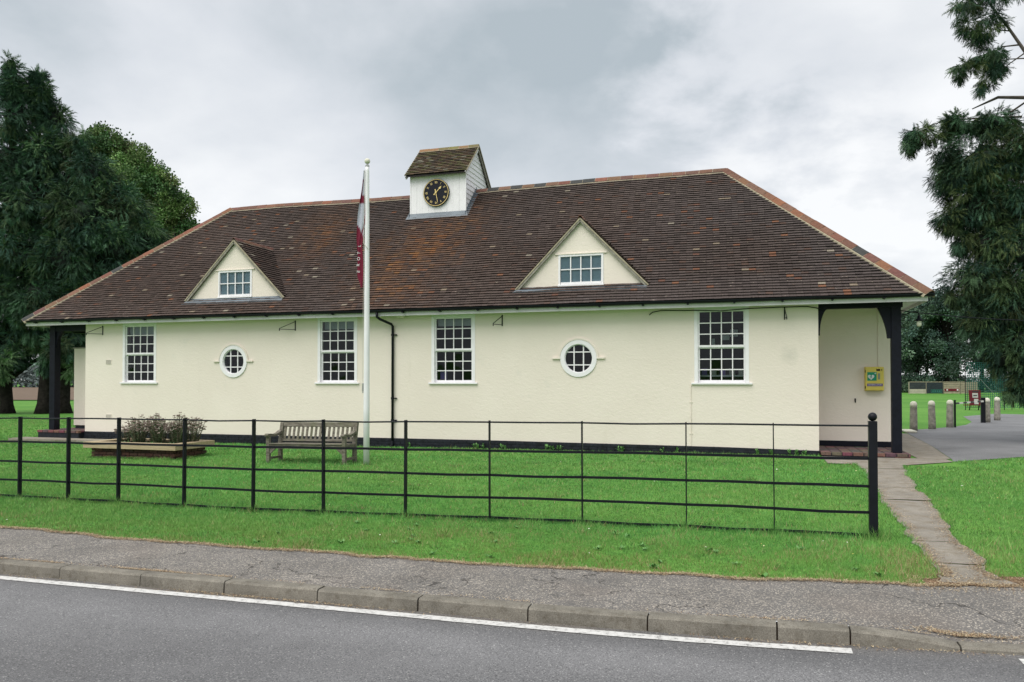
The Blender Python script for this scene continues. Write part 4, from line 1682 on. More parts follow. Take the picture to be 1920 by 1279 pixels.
m.tube([(-2.50, WN - .02, 3.32), (-2.42, WN - .02, 3.385), (-2.2, WN - .022, 3.425), (-1.7, WN - .022, 3.41), (-1.42, WN - .03, 3.405), (-.8, WN - .035, 3.375), (-.1, WN - .03, 3.415), (.6, WN - .022, 3.425), (1.15, WN - .022, 3.425), (1.37, WN - .022, 3.38), (1.5, WN - .02, 3.35)], .012, 6)
obj('black_cable', m, M_BLACK, hall)
m = MB()
m.tube([(-1.50, WN - .012, 1.60), (-1.50, WN - .012, .12)], .009, 6)
for z in (1.18, .42):
    m.box(-1.54, -1.46, WN - .016, WN, z - .01, z + .01)
obj('wall_conduit', m, M_WALL, hall)
m = MB()
m.tube([(2.88, RB - .01, 3.5), (2.88, RB - .01, 2.03)], .009, 6)
obj('wall_conduit', m, M_WALL, hall)
m = MB()
m.box(2.335, 2.365, RB - .03, RB, 1.18, 1.26)
m.tube([(2.35, RB - .04, 1.26), (2.35, RB - .05, 1.20), (2.35, RB - .03, 1.16)], .012, 6)
obj('wall_hook', m, M_BLACK, hall)

# ---------------------------------------------------------------- defibrillator cabinet
db = empty('defibrillator_cabinet', (2.77, RB, 1.45))
tag(db, 'yellow defibrillator cabinet with green heart sign on the porch wall', 'cabinet')
dx0, dx1, dz0, dz1, dy = 2.56, 2.98, 1.455, 2.04, RB - .2
obj('case', MB().box(dx0, dx1, dy + .03, RB - .002, dz0, dz1), M_YELLOW, db, bevel=.012)
door = obj('door', MB().box(dx0 + .012, dx1 - .004, dy, dy + .028, dz0 + .01, dz1 - .01), M_YELLOW, db, bevel=.008)
gs_ = obj('heart_sign', MB().box(dx0 + .045, dx0 + .255, dy - .004, dy - .001, 1.70, 1.91), M_GREENSIGN, door)
m = MB()
hp = []
for j in range(40):
    t = 2 * math.pi * j / 40
    hp.append((dx0 + .13 + .0046 * 16 * math.sin(t) ** 3, dy - .006, 1.79 + .0046 * (13 * math.cos(t) - 5 * math.cos(2 * t) - 2 * math.cos(3 * t) - math.cos(4 * t))))
m.face(hp)
obj('heart', m, M_PAPER, door)
m = MB()
bx, bz = dx0 + .13, 1.79
m.face([(bx + a, dy - .008, bz + b) for a, b in ((.0, .05), (-.022, -.005), (-.004, -.005), (-.012, -.045), (.024, .012), (.006, .012), (.018, .05))])
obj('bolt', m, M_GREENSIGN, door)
m = MB()
m.box(dx0 + .205, dx0 + .245, dy - .007, dy - .0045, 1.872, 1.884)
m.box(dx0 + .219, dx0 + .231, dy - .0072, dy - .0045, 1.858, 1.898)
obj('cross', m, M_PAPER, door)
obj('keypad', MB().box(dx0 + .285, dx0 + .33, dy - .008, dy - .001, 1.73, 1.88), M_GREYPLASTIC, door)
obj('display', MB().box(dx0 + .25, dx0 + .335, dy - .006, dy - .001, 1.94, 1.985), M_DKGLASS, door)
obj('lock', MB().box(dx0 + .362, dx0 + .378, dy - .008, dy - .001, 1.94, 1.985), M_BLACK, door)
obj('name_strip', MB().box(dx0 + .04, dx1 - .03, dy - .004, dy - .001, 1.565, 1.63), M_PURPLE, door)
text('DEFIBRILLATOR', .043, M_PAPER, door, ((dx0 + dx1) / 2 + .004, dy - .0055, 1.598), (R(90), 0, 0), 'lettering', .0005)
for z in (1.54, 1.93):
    obj('hinge', MB().box(dx0 - .004, dx0 + .011, dy + .004, dy + .03, z - .03, z + .03), M_BLACK, db)

# ---------------------------------------------------------------- hanging lamp at the right end
lamp = empty('wall_lamp', (3.14, 19.3, 3.2))
tag(lamp, 'black swan-neck lantern with glass jar outside the porch post', 'lamp')
m = MB()
m.tube([(3.125, 19.28, 3.18), (3.24, 19.28, 3.20), (3.34, 19.28, 3.245), (3.43, 19.28, 3.255), (3.49, 19.28, 3.225), (3.50, 19.28, 3.16)], .014, 8)
m.box(3.122, 3.14, 19.24, 19.32, 3.12, 3.25)
obj('swan_neck', m, M_BLACK, lamp, smooth=False)
m = MB()
m.lathe([(.018, 3.17), (.03, 3.15), (.035, 3.10), (.10, 3.055), (.105, 3.045), (.045, 3.04)], 3.50, 19.28, 18)
obj('shade', m, M_BLACK, lamp, smooth=True)
m = MB()
m.lathe([(.045, 3.04), (.05, 3.02), (.05, 2.95), (.035, 2.92), (.005, 2.915)], 3.50, 19.28, 16)
obj('glass_jar', m, M_CAP, lamp, smooth=True)
# overhead cable
m = MB()
pts = []
for j in range(13):
    t = j / 12
    pts.append((3.13 + 7.0 * t, 19.35 + 4.6 * t, 3.29 - .55 * 4 * t * (1 - t) * .35 + .1 * t))
m.tube(pts, .012, 5)
tag(obj('overhead_cable', m, M_BLACK), 'thin black cable strung from the porch post towards the right', 'cable')

# ---------------------------------------------------------------- estate fence
fence = empty('estate_fence', (-4.7, 9.1, 0))
tag(fence, 'black five-bar iron estate fence between the verge and the lawn', 'fence')
fp = [(-13.7, 8.93), (-12.7, 8.93), (-11.65, 8.93), (-10.61, 8.93), (-9.66, 8.92), (-8.77, 8.95), (-7.58, 8.90), (-6.44, 8.88), (-5.417, 8.96), (-4.262, 9.01), (-3.16, 9.10), (-2.0, 9.16), (-.775, 9.18), (.189, 9.17), (1.20, 9.15)]
for i, (u, n_) in enumerate(fp[:-1]):
    g = float(gz(u, n_))
    m = MB()
    lean = random.uniform(-.006, .006)
    thin = .034 if u < -4 else .026
    m.box(u - .006 + (-.006 if u < -4 else 0), u + .006 + (.004 if u < -4 else 0), n_ - thin / 2 - .012, n_ + thin / 2 + .012, g - .1, g + 1.235)
    m.v = [(x + lean * (z - g), y, z) for x, y, z in m.v]
    obj('post', m, M_BLACK, fence)
for h_, rd in ((1.215, 'round'), (.86, 'flat'), (.56, 'flat'), (.28, 'flat'), (.035, 'flat')):
    for (u0, n0), (u1, n1) in zip(fp[:-1], fp[1:]):
        z0_, z1_ = float(gz(u0, n0)) + h_, float(gz(u1, n1)) + h_
        j0, j1 = random.uniform(-.004, .004), random.uniform(-.004, .004)
        m = MB()
        mid = ((u0 + u1) / 2, (n0 + n1) / 2, (z0_ + z1_) / 2 + random.uniform(-.011, .006))
        if rd == 'round':
            m.tube([(u0, n0, z0_), mid, (u1, n1, z1_)], .0105, 8)
        else:
            m.bar((u0, n0, z0_), mid, .010, .030)
            m.bar(mid, (u1, n1, z1_), .010, .030)
        obj('rail', m, M_BLACK, fence)
u, n_ = fp[-1]
g = float(gz(u, n_))
ep = obj('end_post', MB().box(u - .043, u + .043, n_ - .043, n_ + .043, g - .2, g + 1.265), M_BLACK, fence, bevel=.004)
m = MB()
m.lathe([(.012, g + 1.262), (.014, g + 1.272)] + [(.047 * math.sin(t), g + 1.312 - .047 * math.cos(t)) for t in np.linspace(.3, math.pi - .05, 11)], u, n_, 20)
obj('ball_finial', m, M_BLACK, ep, smooth=True)

# ---------------------------------------------------------------- flagpole and flag
pu, pn = -7.80, 14.58
pg = float(gz(pu, pn))
pole = empty('flagpole', (pu, pn, pg))
tag(pole, 'tall white flagpole with ball top standing beside the bench', 'flagpole')
m = MB()
m.lathe([(.064, pg - .05), (.064, pg + 1.2), (.058, pg + 3.0), (.050, pg + 4.7), (.042, 6.13), (.042, 6.215)], pu, pn, 20)
obj('pole', m, M_POLE, pole, smooth=True)
m = MB()
m.lathe([(.045, 6.215), (.045, 6.24), (.025, 6.255), (.022, 6.285)], pu, pn, 18)
obj('collar', m, M_STEEL, pole)
m = MB()
m.lathe([(.060 * math.sin(t), 6.335 - .060 * math.cos(t)) for t in np.linspace(.25, math.pi - .03, 13)], pu, pn, 22)
obj('ball_finial', m, M_CAP, pole, smooth=True)
obj('cleat', MB().box(pu - .085, pu - .045, pn - .05, pn - .03, 1.48, 1.65).box(pu - .075, pu - .055, pn - .055, pn - .035, 1.44, 1.48), M_STEEL, pole, bevel=.008)
m = MB()
m.tube([(pu - .03, pn - .05, 6.14), (pu - .055, pn - .045, 4.70), (pu - .05, pn - .06, 4.59), (pu + .03, pn - .07, 4.50), (pu + .055, pn - .04, 4.46)], .006, 5)
m.tube([(pu - .045, pn - .05, 4.65), (pu - .06, pn - .05, 3.2), (pu - .065, pn - .05, 1.6)], .004, 5)
obj('halyard', m, M_ROPE, pole)
# limp flag: a pleated sheet hanging down the left of the pole
flag = empty('flag', (pu - .1, pn - .05, 5.0))
tag(flag, 'limp claret and pale blue flag hanging down the white pole', 'flag')
Zf = [1.7 + (z_ - 1.7) * .968 for z_ in (6.27, 6.1, 5.9, 5.7, 5.5, 5.3, 5.1, 4.95, 4.8, 4.65, 4.5, 4.35, 4.15, 3.95, 3.82, 3.72)]
Lf = [.015, .035, .055, .08, .105, .13, .15, .17, .19, .185, .17, .16, .155, .15, .095, .085]
Rf = [.0, .0, .0, .0, .0, -.01, -.015, .01, .02, .045, .045, .04, .035, .035, .03, .03]
CLA = (.175, .022, .045)
BLU = (.44, .45, .52)
m = MB()
nx = 17
zz = np.linspace(Zf[0], Zf[-1], 60)
for z in zz:
    l_ = float(np.interp(-z, [-q for q in Zf], Lf))
    r0 = float(np.interp(-z, [-q for q in Zf], Rf))
    for j in range(nx):
        t = j / (nx - 1)
        x = pu - .038 - r0 - (l_ - r0) * t + .012 * math.sin(z * 5 + t * 4)
        amp = .018 * min(1, (6.15 - z) * 1.5)
        y = pn - .045 - .02 * t + amp * math.sin(t * 9.5 + z * 1.3) * (.3 + t)
        d1 = z - (5.23 - 1.55 * t)
        band = (5.45 < z < 5.92 and (t > .4 or z < 5.6)) or abs(d1) < .16 or z < 4.98 - .25 * (1 - t)
        col = CLA if band else BLU
        m.v.append((x, y, z))
        m.c.append(col)
for i in range(59):
    for j in range(nx - 1):
        m.f.append((i * nx + j, i * nx + j + 1, (i + 1) * nx + j + 1, (i + 1) * nx + j))
# real cloth has two faces: close it with a second sheet 3 mm behind
nv0 = len(m.v)
m.v += [(x, y + .004, z) for x, y, z in m.v[:nv0]]
m.c += m.c[:nv0]
m.f += [tuple(reversed([q + nv0 for q in f])) for f in m.f[:]]
obj('cloth', m, M_FLAG, flag, smooth=True)
for q, (ch, z, dx) in enumerate((('E', 3.99, .112), ('R', 4.13, .118), ('O', 4.26, .108), ('T', 4.38, .10), ('L', 4.53, .088))):
    text(ch, .095, M_PAPER, flag, (pu - .03 - dx, pn - .105, z), (R(90), R(-80), 0), 'letter', .002, .0)

# ---------------------------------------------------------------- bench
bench = empty('bench', (0, 0, 0))
BL, BD = 1.90, .50
obj_legs = []
for sx in (-1, 1):
    x = sx * (BL / 2 - .04)
    obj('leg', MB().box(x - .04, x + .04, 0, .075, -.06, .62), M_OAK, bench, bevel=.006)
    m = MB()
    v = []
    for z, y in ((-.06, .46), (.42, .46), (.88, .56)):
        v += [(x - .04, y, z), (x + .04, y, z), (x + .04, y + .07, z), (x - .04, y + .07, z)]
    fs = [(0, 3, 2, 1)] + [(k_ * 4 + j, k_ * 4 + (j + 1) % 4, k_ * 4 + 4 + (j + 1) % 4, k_ * 4 + 4 + j) for k_ in (0, 1) for j in range(4)]
    v += [(x - .04, .585, .915), (x + .04, .585, .915)]
    fs += [(8, 9, 13, 12), (9, 10, 13), (10, 11, 12, 13), (11, 8, 12)]
    m.add(v, fs)
    obj('leg', m, M_OAK, bench)
    # shaped armrest
    m = MB()
    prof = [(-.045, .605), (-.055, .635), (-.02, .668), (.08, .665), (.22, .640), (.36, .665), (.47, .715), (.50, .70), (.50, .65), (.36, .61), (.2, .59), (.08, .60)]
    n_ = len(prof)
    vs = [(x - .045, y, z) for y, z in prof] + [(x + .045, y, z) for y, z in prof]
    m.add(vs, [tuple(reversed(range(n_))), tuple(range(n_, 2 * n_))] + [(j, (j + 1) % n_, (j + 1) % n_ + n_, j + n_) for j in range(n_)])
    obj('armrest', m, M_OAK, bench)
    obj('side_rail', MB().box(x - .025, x + .025, .075, .46, .34, .42), M_OAK, bench)
    obj('stretcher', MB().box(x - .022, x + .022, .075, .46, .08, .13), M_OAK, bench)
    m = MB()
    m.add([(x - sx * .04, .02, .34), (x - sx * .04, .055, .34), (x - sx * .04, .055, .20), (x - sx * .04, .02, .20), (x - sx * .19, .02, .34), (x - sx * .19, .055, .34)],
          [(0, 3, 2, 1), (0, 4, 3), (1, 2, 5), (2, 3, 4, 5), (0, 1, 5, 4)])
    obj('corner_bracket', m, M_OAK, bench)
hb = BL / 2 - .081
obj('front_rail', MB().box(-hb, hb, .015, .055, .33, .425), M_OAK, bench, bevel=.004)
obj('back_rail', MB().box(-hb, hb, .47, .51, .36, .43), M_OAK, bench)
for j in range(5):
    obj('seat_slat', MB().box(-hb - .0, hb + .0, -.005 + j * .093, .075 + j * .093, .428 - .004 * (j % 2), .450 - .006 * j), M_OAK, bench, bevel=.004)
# back frame leans
lean = .10 / .46


def by(z):
    return .475 + lean * (z - .42)


m = MB()
m.bar((-hb, by(.845) + .02, .845), (hb, by(.845) + .02, .845), .045, .105, (0, lean, 1))
obj('top_rail', m, M_OAK, bench, bevel=.004)
m = MB()
m.bar((-hb, by(.49) + .02, .49), (hb, by(.49) + .02, .49), .04, .055, (0, lean, 1))
obj('lower_back_rail', m, M_OAK, bench)
nsl = 16
for j in range(nsl):
    x = -hb + (2 * hb) * (j + .5) / nsl
    m = MB()
    m.bar((x, by(.51) + .02, .51), (x, by(.80) + .02, .80), .050, .018, (0, -1, lean))
    obj('back_slat', m, M_OAK, bench)
bench.location = (-9.16, 14.40, float(gz(-9.13, 14.4)))
bench.scale = (1, 1, .95)
bench.rotation_euler = (0, R(-.6), R(1.5))
tag(bench, 'weathered grey wooden slatted garden bench in front of the hall', 'bench')

# ---------------------------------------------------------------- planter
pl_o = (-13.74, 14.96)
pgz = float(gz(*pl_o)) - .01
planter = empty('planter', (pl_o[0], pl_o[1], pgz))
tag(planter, 'raised red brick planter with pale timber coping on the lawn', 'planter')
px0, px1, py0, py1 = -14.93, -12.55, 14.42, 15.50
obj('core', MB().box(px0 + .06, px1 - .06, py0 + .06, py1 - .06, pgz - .1, pgz + .23), M_PLINTH, planter)
bmesh_cache = {}


def brick_piece(parent, loc, L, D, H, name='brick', cols=None):
    col = random.choice(cols)
    key = (round(L, 3), round(D, 3), col)
    if key not in bmesh_cache:
        bmesh_cache[key] = mesh_of('brick', MB().box(0, L, 0, D, 0, H, col), M_BRICK, bevel=.005)
    return link(name, bmesh_cache[key], parent, loc)


BC = [(.085, .042, .034), (.10, .048, .037), (.072, .038, .032), (.09, .05, .04), (.06, .036, .033)]
for row in range(4):
    z = pgz - .066 + row * .075
    x = px0 - (.11 if row % 2 else 0)
    while x < px1 - .02:
        a, b = max(x, px0), min(x + .213, px1)
        if b - a > .04:
            for yy in (py0, py1 - .1):
                brick_piece(planter, (a, yy + random.uniform(-.003, .003), z), round(b - a, 2) - .002, .1, .064, cols=BC)
        x += .224
    y = py0 + .105 - (.0 if row % 2 else .11)
    while y < py1 - .12:
        a, b = max(y, py0 + .105), min(y + .213, py1 - .105)
        if b - a > .03:
            for xx in (px0, px1 - .1):
                brick_piece(planter, (xx + random.uniform(-.003, .003), a, z), .1, round(b - a, 2) - .002, .064, cols=BC)
        y += .224
ct0, ct1 = pgz + .238, pgz + .378
ov = .125
cw = .24
for (a, b, c_, d) in ((px0 - ov, px1 + ov, py0 - ov, py0 - ov + cw), (px0 - ov, px1 + ov, py1 + ov - cw, py1 + ov), (px0 - ov, px0 - ov + cw, py0 - ov + cw + .003, py1 + ov - cw - .003), (px1 + ov - cw, px1 + ov, py0 - ov + cw + .003, py1 + ov - cw - .003)):
    obj('coping_timber', MB().box(a, b, c_, d, ct0, ct1), M_TIMBER, planter, bevel=.005)
obj('soil', MB().box(px0 - ov + cw + .01, px1 + ov - cw - .01, py0 - ov + cw + .01, py1 + ov - cw - .01, pgz + .2, pgz + .33), M_SOIL, planter)

# plants in the planter
pcount = 0


def sedum(cx_, cy_, z0_, hgt, nst, spread, tilt=0.0):
    root = empty('sedum_plant', (cx_, cy_, z0_))
    st, hd, lf = MB(), MB(), MB()
    for i in range(nst):
        a = random.uniform(0, 2 * math.pi)
        rr = spread * math.sqrt(random.random())
        bx_, by_ = cx_ + rr * .55 * math.cos(a), cy_ + rr * .55 * math.sin(a)
        hh = hgt * random.uniform(.62, 1.05) * (1 - .25 * rr / spread)
        tx, ty = cx_ + rr * 1.25 * math.cos(a) + tilt * hh + random.uniform(-.03, .03), cy_ + rr * 1.1 * math.sin(a)
        mid = ((bx_ + tx) / 2 + random.uniform(-.02, .02), (by_ + ty) / 2, z0_ + hh * .55)
        c_ = random.choice([(.17, .14, .095), (.14, .14, .08), (.11, .15, .065)])
        st.tube([(bx_, by_, z0_), mid, (tx, ty, z0_ + hh)], [.005, .004, .003], 4, c_)
        # flat flower heads on a few short branches
        for k_ in range(random.choice((1, 2, 2))):
            t = random.uniform(.78, 1.0)
            px_, py_, pz_ = tx + random.uniform(-.06, .06), ty + random.uniform(-.06, .06), z0_ + hh * t
            st.tube([(mid[0] * .4 + tx * .6, mid[1] * .4 + ty * .6, z0_ + hh * .8), (px_, py_, pz_)], .0025, 3, c_)
            fc = random.choice([(.24, .18, .155), (.20, .15, .13), (.28, .21, .18), (.16, .12, .10)])
            r0 = random.uniform(.022, .042)
            for w_ in range(7):
                aa = w_ * 2.4
                q = r0 * math.sqrt((w_ + .3) / 7)
                ox, oy = px_ + q * math.cos(aa), py_ + q * math.sin(aa)
                s_ = .012
                hd.add([(ox - s_, oy, pz_), (ox, oy - s_, pz_), (ox + s_, oy, pz_), (ox, oy + s_, pz_), (ox, oy, pz_ + .012), (ox, oy, pz_ - .012)],
                       [(0, 1, 4), (1, 2, 4), (2, 3, 4), (3, 0, 4), (1, 0, 5), (2, 1, 5), (3, 2, 5), (0, 3, 5)], fc)
        nl = random.randint(20, 32)
        for k_ in range(nl):
            t = random.random() ** 1.3 * .85
            p = Vector((bx_ + (tx - bx_) * t, by_ + (ty - by_) * t, z0_ + hh * t))
            aa = random.uniform(0, 6.28)
            d = Vector((math.cos(aa), math.sin(aa), random.uniform(-.1, .6)))
            w_ = Vector((-math.sin(aa), math.cos(aa), 0)) * .013
            ln = random.uniform(.03, .065)
            g_ = random.choice([(.13, .19, .10), (.10, .17, .09), (.15, .18, .10), (.16, .15, .11)]) if t > .25 else random.choice([(.06, .14, .045), (.045, .11, .04)])
            lf.face([p, p + d * ln * .5 + w_, p + d * ln, p + d * ln * .5 - w_], g_)
    obj('stems', st, M_LEAF, root)['kind'] = 'stuff'
    obj('flower_heads', hd, M_LEAF, root)['kind'] = 'stuff'
    obj('leaves', lf, M_LEAF, root)['kind'] = 'stuff'
    return root


sed = [(-15.3, 15.50, .30, 13, .20, -.10), (-14.98, 15.60, .47, 18, .22, 0), (-14.72, 15.35, .42, 16, .20, 0), (-14.42, 15.62, .50, 18, .22, 0), (-14.12, 15.42, .44, 17, .22, 0), (-13.85, 15.65, .42, 16, .20, .0), (-13.56, 15.50, .50, 19, .22, .05), (-13.34, 15.72, .47, 17, .21, .1)]
names = ['small leaning seed-head plant at the left end of the planter', 'second brown-headed plant from the left end of the planter', 'third brown-headed plant from the left end of the planter',
         'tall brown-headed plant left of the middle of the planter', 'bushy brown-headed plant right of the middle of the planter', 'third seed-head plant from the right end of the planter',
         'tallest brown seed-head plant second from the right planter end', 'outward leaning seed-head plant at the right end of the planter']
for q, lb in zip(sed, names):
    s_ = sedum(px0 + (q[0] + 15.85) * .885, q[1] - .52, pgz + .32, q[2] * 1.55, int(q[3] * 2.9), q[4], q[5])
    tag(s_, lb, 'plant', 'seed-head plants in the planter')
lf = MB()
for i in range(420):
    x, y = random.uniform(-14.5, -12.7), random.uniform(14.58, 15.1)
    if x < -13.7 and random.random() < .5:
        continue
    aa = random.uniform(0, 6.28)
    d = Vector((math.cos(aa), math.sin(aa), random.uniform(.1, 1.0))).normalized()
    w_ = Vector((-math.sin(aa), math.cos(aa), 0)) * .014
    p = Vector((x, y, pgz + .33))
    ln = random.uniform(.03, .09)
    lf.face([p, p + d * ln * .5 + w_, p + d * ln, p + d * ln * .5 - w_], random.choice([(.06, .18, .04), (.09, .22, .06), (.05, .13, .05), (.11, .2, .1)]))
tag(obj('ground_cover', lf, M_LEAF), 'low green leaves covering the soil in the planter', 'ground cover', kind='stuff')

# ---------------------------------------------------------------- bollards, barrier
bol = empty('bollard', (0, 0, 0))
m = MB()
m.lathe([(.125, -.05), (.122, .2), (.110, .80), (.108, .815)], 0, 0, 18)
obj('shaft', m, M_CONC, bol, smooth=True)
m = MB()
m.lathe([(.112, .815), (.114, .90), (.105, .945), (.08, .985), (.04, 1.005), (.005, 1.01)], 0, 0, 18)
obj('domed_cap', m, M_CAP, bol, smooth=True)
bl = ['concrete bollard with cream cap nearest the porch post', 'concrete bollard with cream cap second from the porch post', 'concrete bollard with cream cap beside the left end of the barrier',
      'concrete bollard with cream cap behind the black barrier post', 'concrete bollard with cream cap half hidden by the cypress branches']
for i, (u, n_) in enumerate(((5.13, 29.35), (5.91, 30.44), (6.73, 31.69), (9.0, 36.0), (9.87, 37.94))):
    b_ = bol if i == 0 else copy_tree(bol)
    b_.location = (u, n_, float(gz(u, n_)))
    b_.rotation_euler = (R(random.uniform(-1, 1)), R(random.uniform(-1, 1)), random.random() * 6)
    tag(b_, bl[i], 'bollard', 'concrete bollards along the car park')
bar_ = empty('barrier', (7.6, 33, 0))
tag(bar_, 'low black and white striped barrier bar between two bollards', 'barrier')
p0, p1 = Vector((6.91, 31.75, .03)), Vector((8.78, 35.6, .03))
obj('post', MB().box(p0.x - .03, p0.x + .03, p0.y - .03, p0.y + .03, 0, 1.0), M_BLACK, bar_)
obj('post', MB().box(p1.x - .10, p1.x + .06, p1.y - .05, p1.y + .05, 0, 1.02), M_BLACK, bar_)
for j in range(8):
    a, b = p0.lerp(p1, j / 8), p0.lerp(p1, (j + 1) / 8)
    a.z = b.z = .87
    m = MB()
    m.bar(a, b, .05, .06)
    obj('bar_section', m, M_STRIPEW if j % 2 else M_BLACK, bar_)

# ---------------------------------------------------------------- cricket field things: boards, sign, net


def cpt(a, b, z=0.0):
    """point a metres right and b metres ahead, in a frame turned like the field (17.5 deg)"""
    p = r_ * a + f_ * b
    return Vector((p.x, p.y, z))


ang = R(17.5)
FB = 96.0
WOODC = (.30, .255, .185)
lab = ['field-edge board panel with dark upper sheet and pale lower plank', 'plain dark green board panel with a thin green frame', 'pale plank board panel carrying a red banner', 'pale plank fence panel behind the netting']
for i in range(4):
    w = 2.12
    x0 = 49.3 + i * w
    t = empty('boundary_board', cpt(x0 + w / 2, FB, .05))
    t.rotation_euler = (0, 0, ang)
    tag(t, lab[i], 'board', 'boards along the far side of the field')
    WOFF[t.name] = Vector((0, 0, 0))
    for sx in (-1, 1):
        obj('post', MB().box(sx * w / 2 - .05, sx * w / 2 + .05, .03, .13, 0, 1.52, (.3, .27, .2)), M_BOARD, t)
    obj('top_rail', MB().box(-w / 2 + .06, w / 2 - .06, .0, .06, 1.46, 1.54, WOODC), M_BOARD, t)
    rows = 5
    for j in range(rows):
        z = .06 + j * .28
        col = WOODC
        if i == 0:
            col = (.40, .37, .29) if j < 2 else (.03, .035, .04)
        if i == 1:
            col = (.02, .028, .035)
        obj('plank', MB().box(-w / 2 + .06, w / 2 - .06, .02, .05, z, z + .265 - (.02 if i > 1 else 0), col), M_BOARD, t)
    if i == 1:
        for bx0, bx1, bz0, bz1 in ((-.45, .85, .50, .54), (-.45, .85, .18, .22), (-.49, -.45, .18, .54), (.85, .89, .18, .54)):
            obj('frame_strip', MB().box(bx0, bx1, .005, .018, bz0, bz1, (.02, .22, .15)), M_BOARD, t)
        for q in range(4):
            obj('lettering', MB().box(-.32 + q * .28, -.14 + q * .28, .006, .018, .30, .42, (.03, .20, .15)), M_BOARD, t)
    if i == 2:
        obj('banner', MB().box(-.9, .9, -.005, .018, .36, .66, (.15, .012, .02)), M_BOARD, t)
        for q in (-.7, .6):
            obj('banner_emblem', MB().box(q, q + .2, -.009, -.006, .42, .60, (.6, .6, .6)), M_BOARD, t)
        obj('banner_lettering', MB().box(-.35, .4, -.009, -.006, .47, .55, (.10, .01, .02)), M_BOARD, t)

sgn = empty('field_sign', cpt(26.7, 44.5, .06))
sgn.rotation_euler = (R(-6), 0, ang)
sgn.scale = (.8, .8, .85)
WOFF[sgn.name] = Vector((0, 0, 0))
tag(sgn, 'red and white boarded sign on legs at the edge of the field', 'sign')
obj('board', MB().box(-.45, .40, 0, .04, .30, 1.30, (.11, .010, .018)), M_BOARD, sgn)
obj('white_panel', MB().box(-.22, .18, -.012, -.002, .78, 1.10, (.42, .42, .40)), M_BOARD, sgn)
obj('white_panel', MB().box(-.12, .18, -.012, -.002, .34, .70, (.42, .42, .40)), M_BOARD, sgn)
obj('black_strip', MB().box(-.16, .12, -.018, -.013, .90, .97, (.03, .03, .03)), M_BOARD, sgn)
obj('black_strip', MB().box(-.20, .25, -.016, -.003, 1.16, 1.24, (.03, .03, .03)), M_BOARD, sgn)
for x in (-.35, .3):
    m = MB()
    m.bar((x, .05, .5), (x + .05, .35, -.06), .05, .05, (0, 1, 0))
    obj('leg', m, M_BLACK, sgn)
obj('foot_rail', MB().box(-.9, .8, .0, .05, .26, .32, (.12, .02, .02)), M_BOARD, sgn)

net = empty('practice_net', cpt(27.5, 45, .06))
net.rotation_euler = (0, 0, ang)
WOFF[net.name] = Vector((0, 0, 0))
tag(net, 'dark green cricket netting on steel posts behind the red sign', 'netting')
for x, y in ((-1.25, -.2), (1.0, -.2), (3.2, -.2), (3.2, -4)):
    m = MB()
    m.tube([(x, y, -.06), (x, y, 2.75)], .022, 8)
    obj('post', m, M_BLACK, net)
m = MB()
st_ = .12
for (xa, ya, xb, yb) in ((-1.25, -.2, 3.2, -.2), (3.2, -.2, 3.2, -4)):
    L_ = math.hypot(xb - xa, yb - ya)
    k_ = int(L_ / st_)
    for j in range(k_ + 1):
        x, y = xa + (xb - xa) * j / k_, ya + (yb - ya) * j / k_
        m.bar((x, y, .1), (x, y, 2.7), .018, .018, (1, 0, 0))
    for j in range(22):
        z = .1 + j * .123
        m.bar((xa, ya, z), (xb, yb, z), .022, .022)
obj('net_mesh', m, M_NET, net)['kind'] = 'stuff'
m = MB()
m.tube([(-1.25, -.2, 2.7), (.6, -1.2, .0)], .007, 5)
obj('guy_rope', m, M_STEEL, net)

# ---------------------------------------------------------------- trees


def spray_template(kind):
    """small cluster of leaf-sized faces around a short twig; unit length along +x"""
    v, f = [], []

    def tri(a, b, c_):
        i = len(v)
        v.extend([a, b, c_])
        f.append((i, i + 1, i + 2))
    rnd = random.Random({'conifer': 3, 'broad': 5, 'fine': 8}[kind])
    if kind in ('conifer', 'fine'):
        n_ = 7
        for j in range(n_):
            t = .05 + .85 * j / n_
            ln = .40 * (1 - .5 * t) * rnd.uniform(.75, 1.2)
            for s_ in (-1, 1):
                aa = s_ * rnd.uniform(.45, .95)
                d = (math.cos(aa), math.sin(aa))
                p = (t, 0, -.22 * t * t)
                w = .036
                tri((p[0] - w, p[1] + rnd.uniform(-.02, .02), p[2]), (p[0] + w, p[1], p[2] + .02), (p[0] + d[0] * ln, p[1] + d[1] * ln, p[2] - rnd.uniform(.0, .35) * ln))
        tri((.6, -.03, -.08), (.6, .03, -.08), (1.05, 0, -.30))
        tri((0, -.02, 0), (0, .02, 0), (.7, 0, -.09))
    else:
        for j in range(9):
            c_ = Vector((rnd.uniform(0, 1), rnd.uniform(-.5, .5), rnd.uniform(-.35, .35)))
            d = Vector((rnd.gauss(0, 1), rnd.gauss(0, 1), rnd.gauss(0, .6))).normalized()
            e = d.cross(Vector((rnd.gauss(0, 1), rnd.gauss(0, 1), rnd.gauss(0, 1)))).normalized()
            L_, W_ = .34, .24
            i = len(v)
            v.extend([tuple(c_), tuple(c_ + d * L_ * .5 + e * W_ * .5), tuple(c_ + d * L_), tuple(c_ + d * L_ * .5 - e * W_ * .5)])
            f.append((i, i + 1, i + 2))
            f.append((i, i + 2, i + 3))
    return np.array(v, np.float32), np.array(f, np.int32)


TEMPL = {k_: spray_template(k_) for k_ in ('conifer', 'broad', 'fine')}


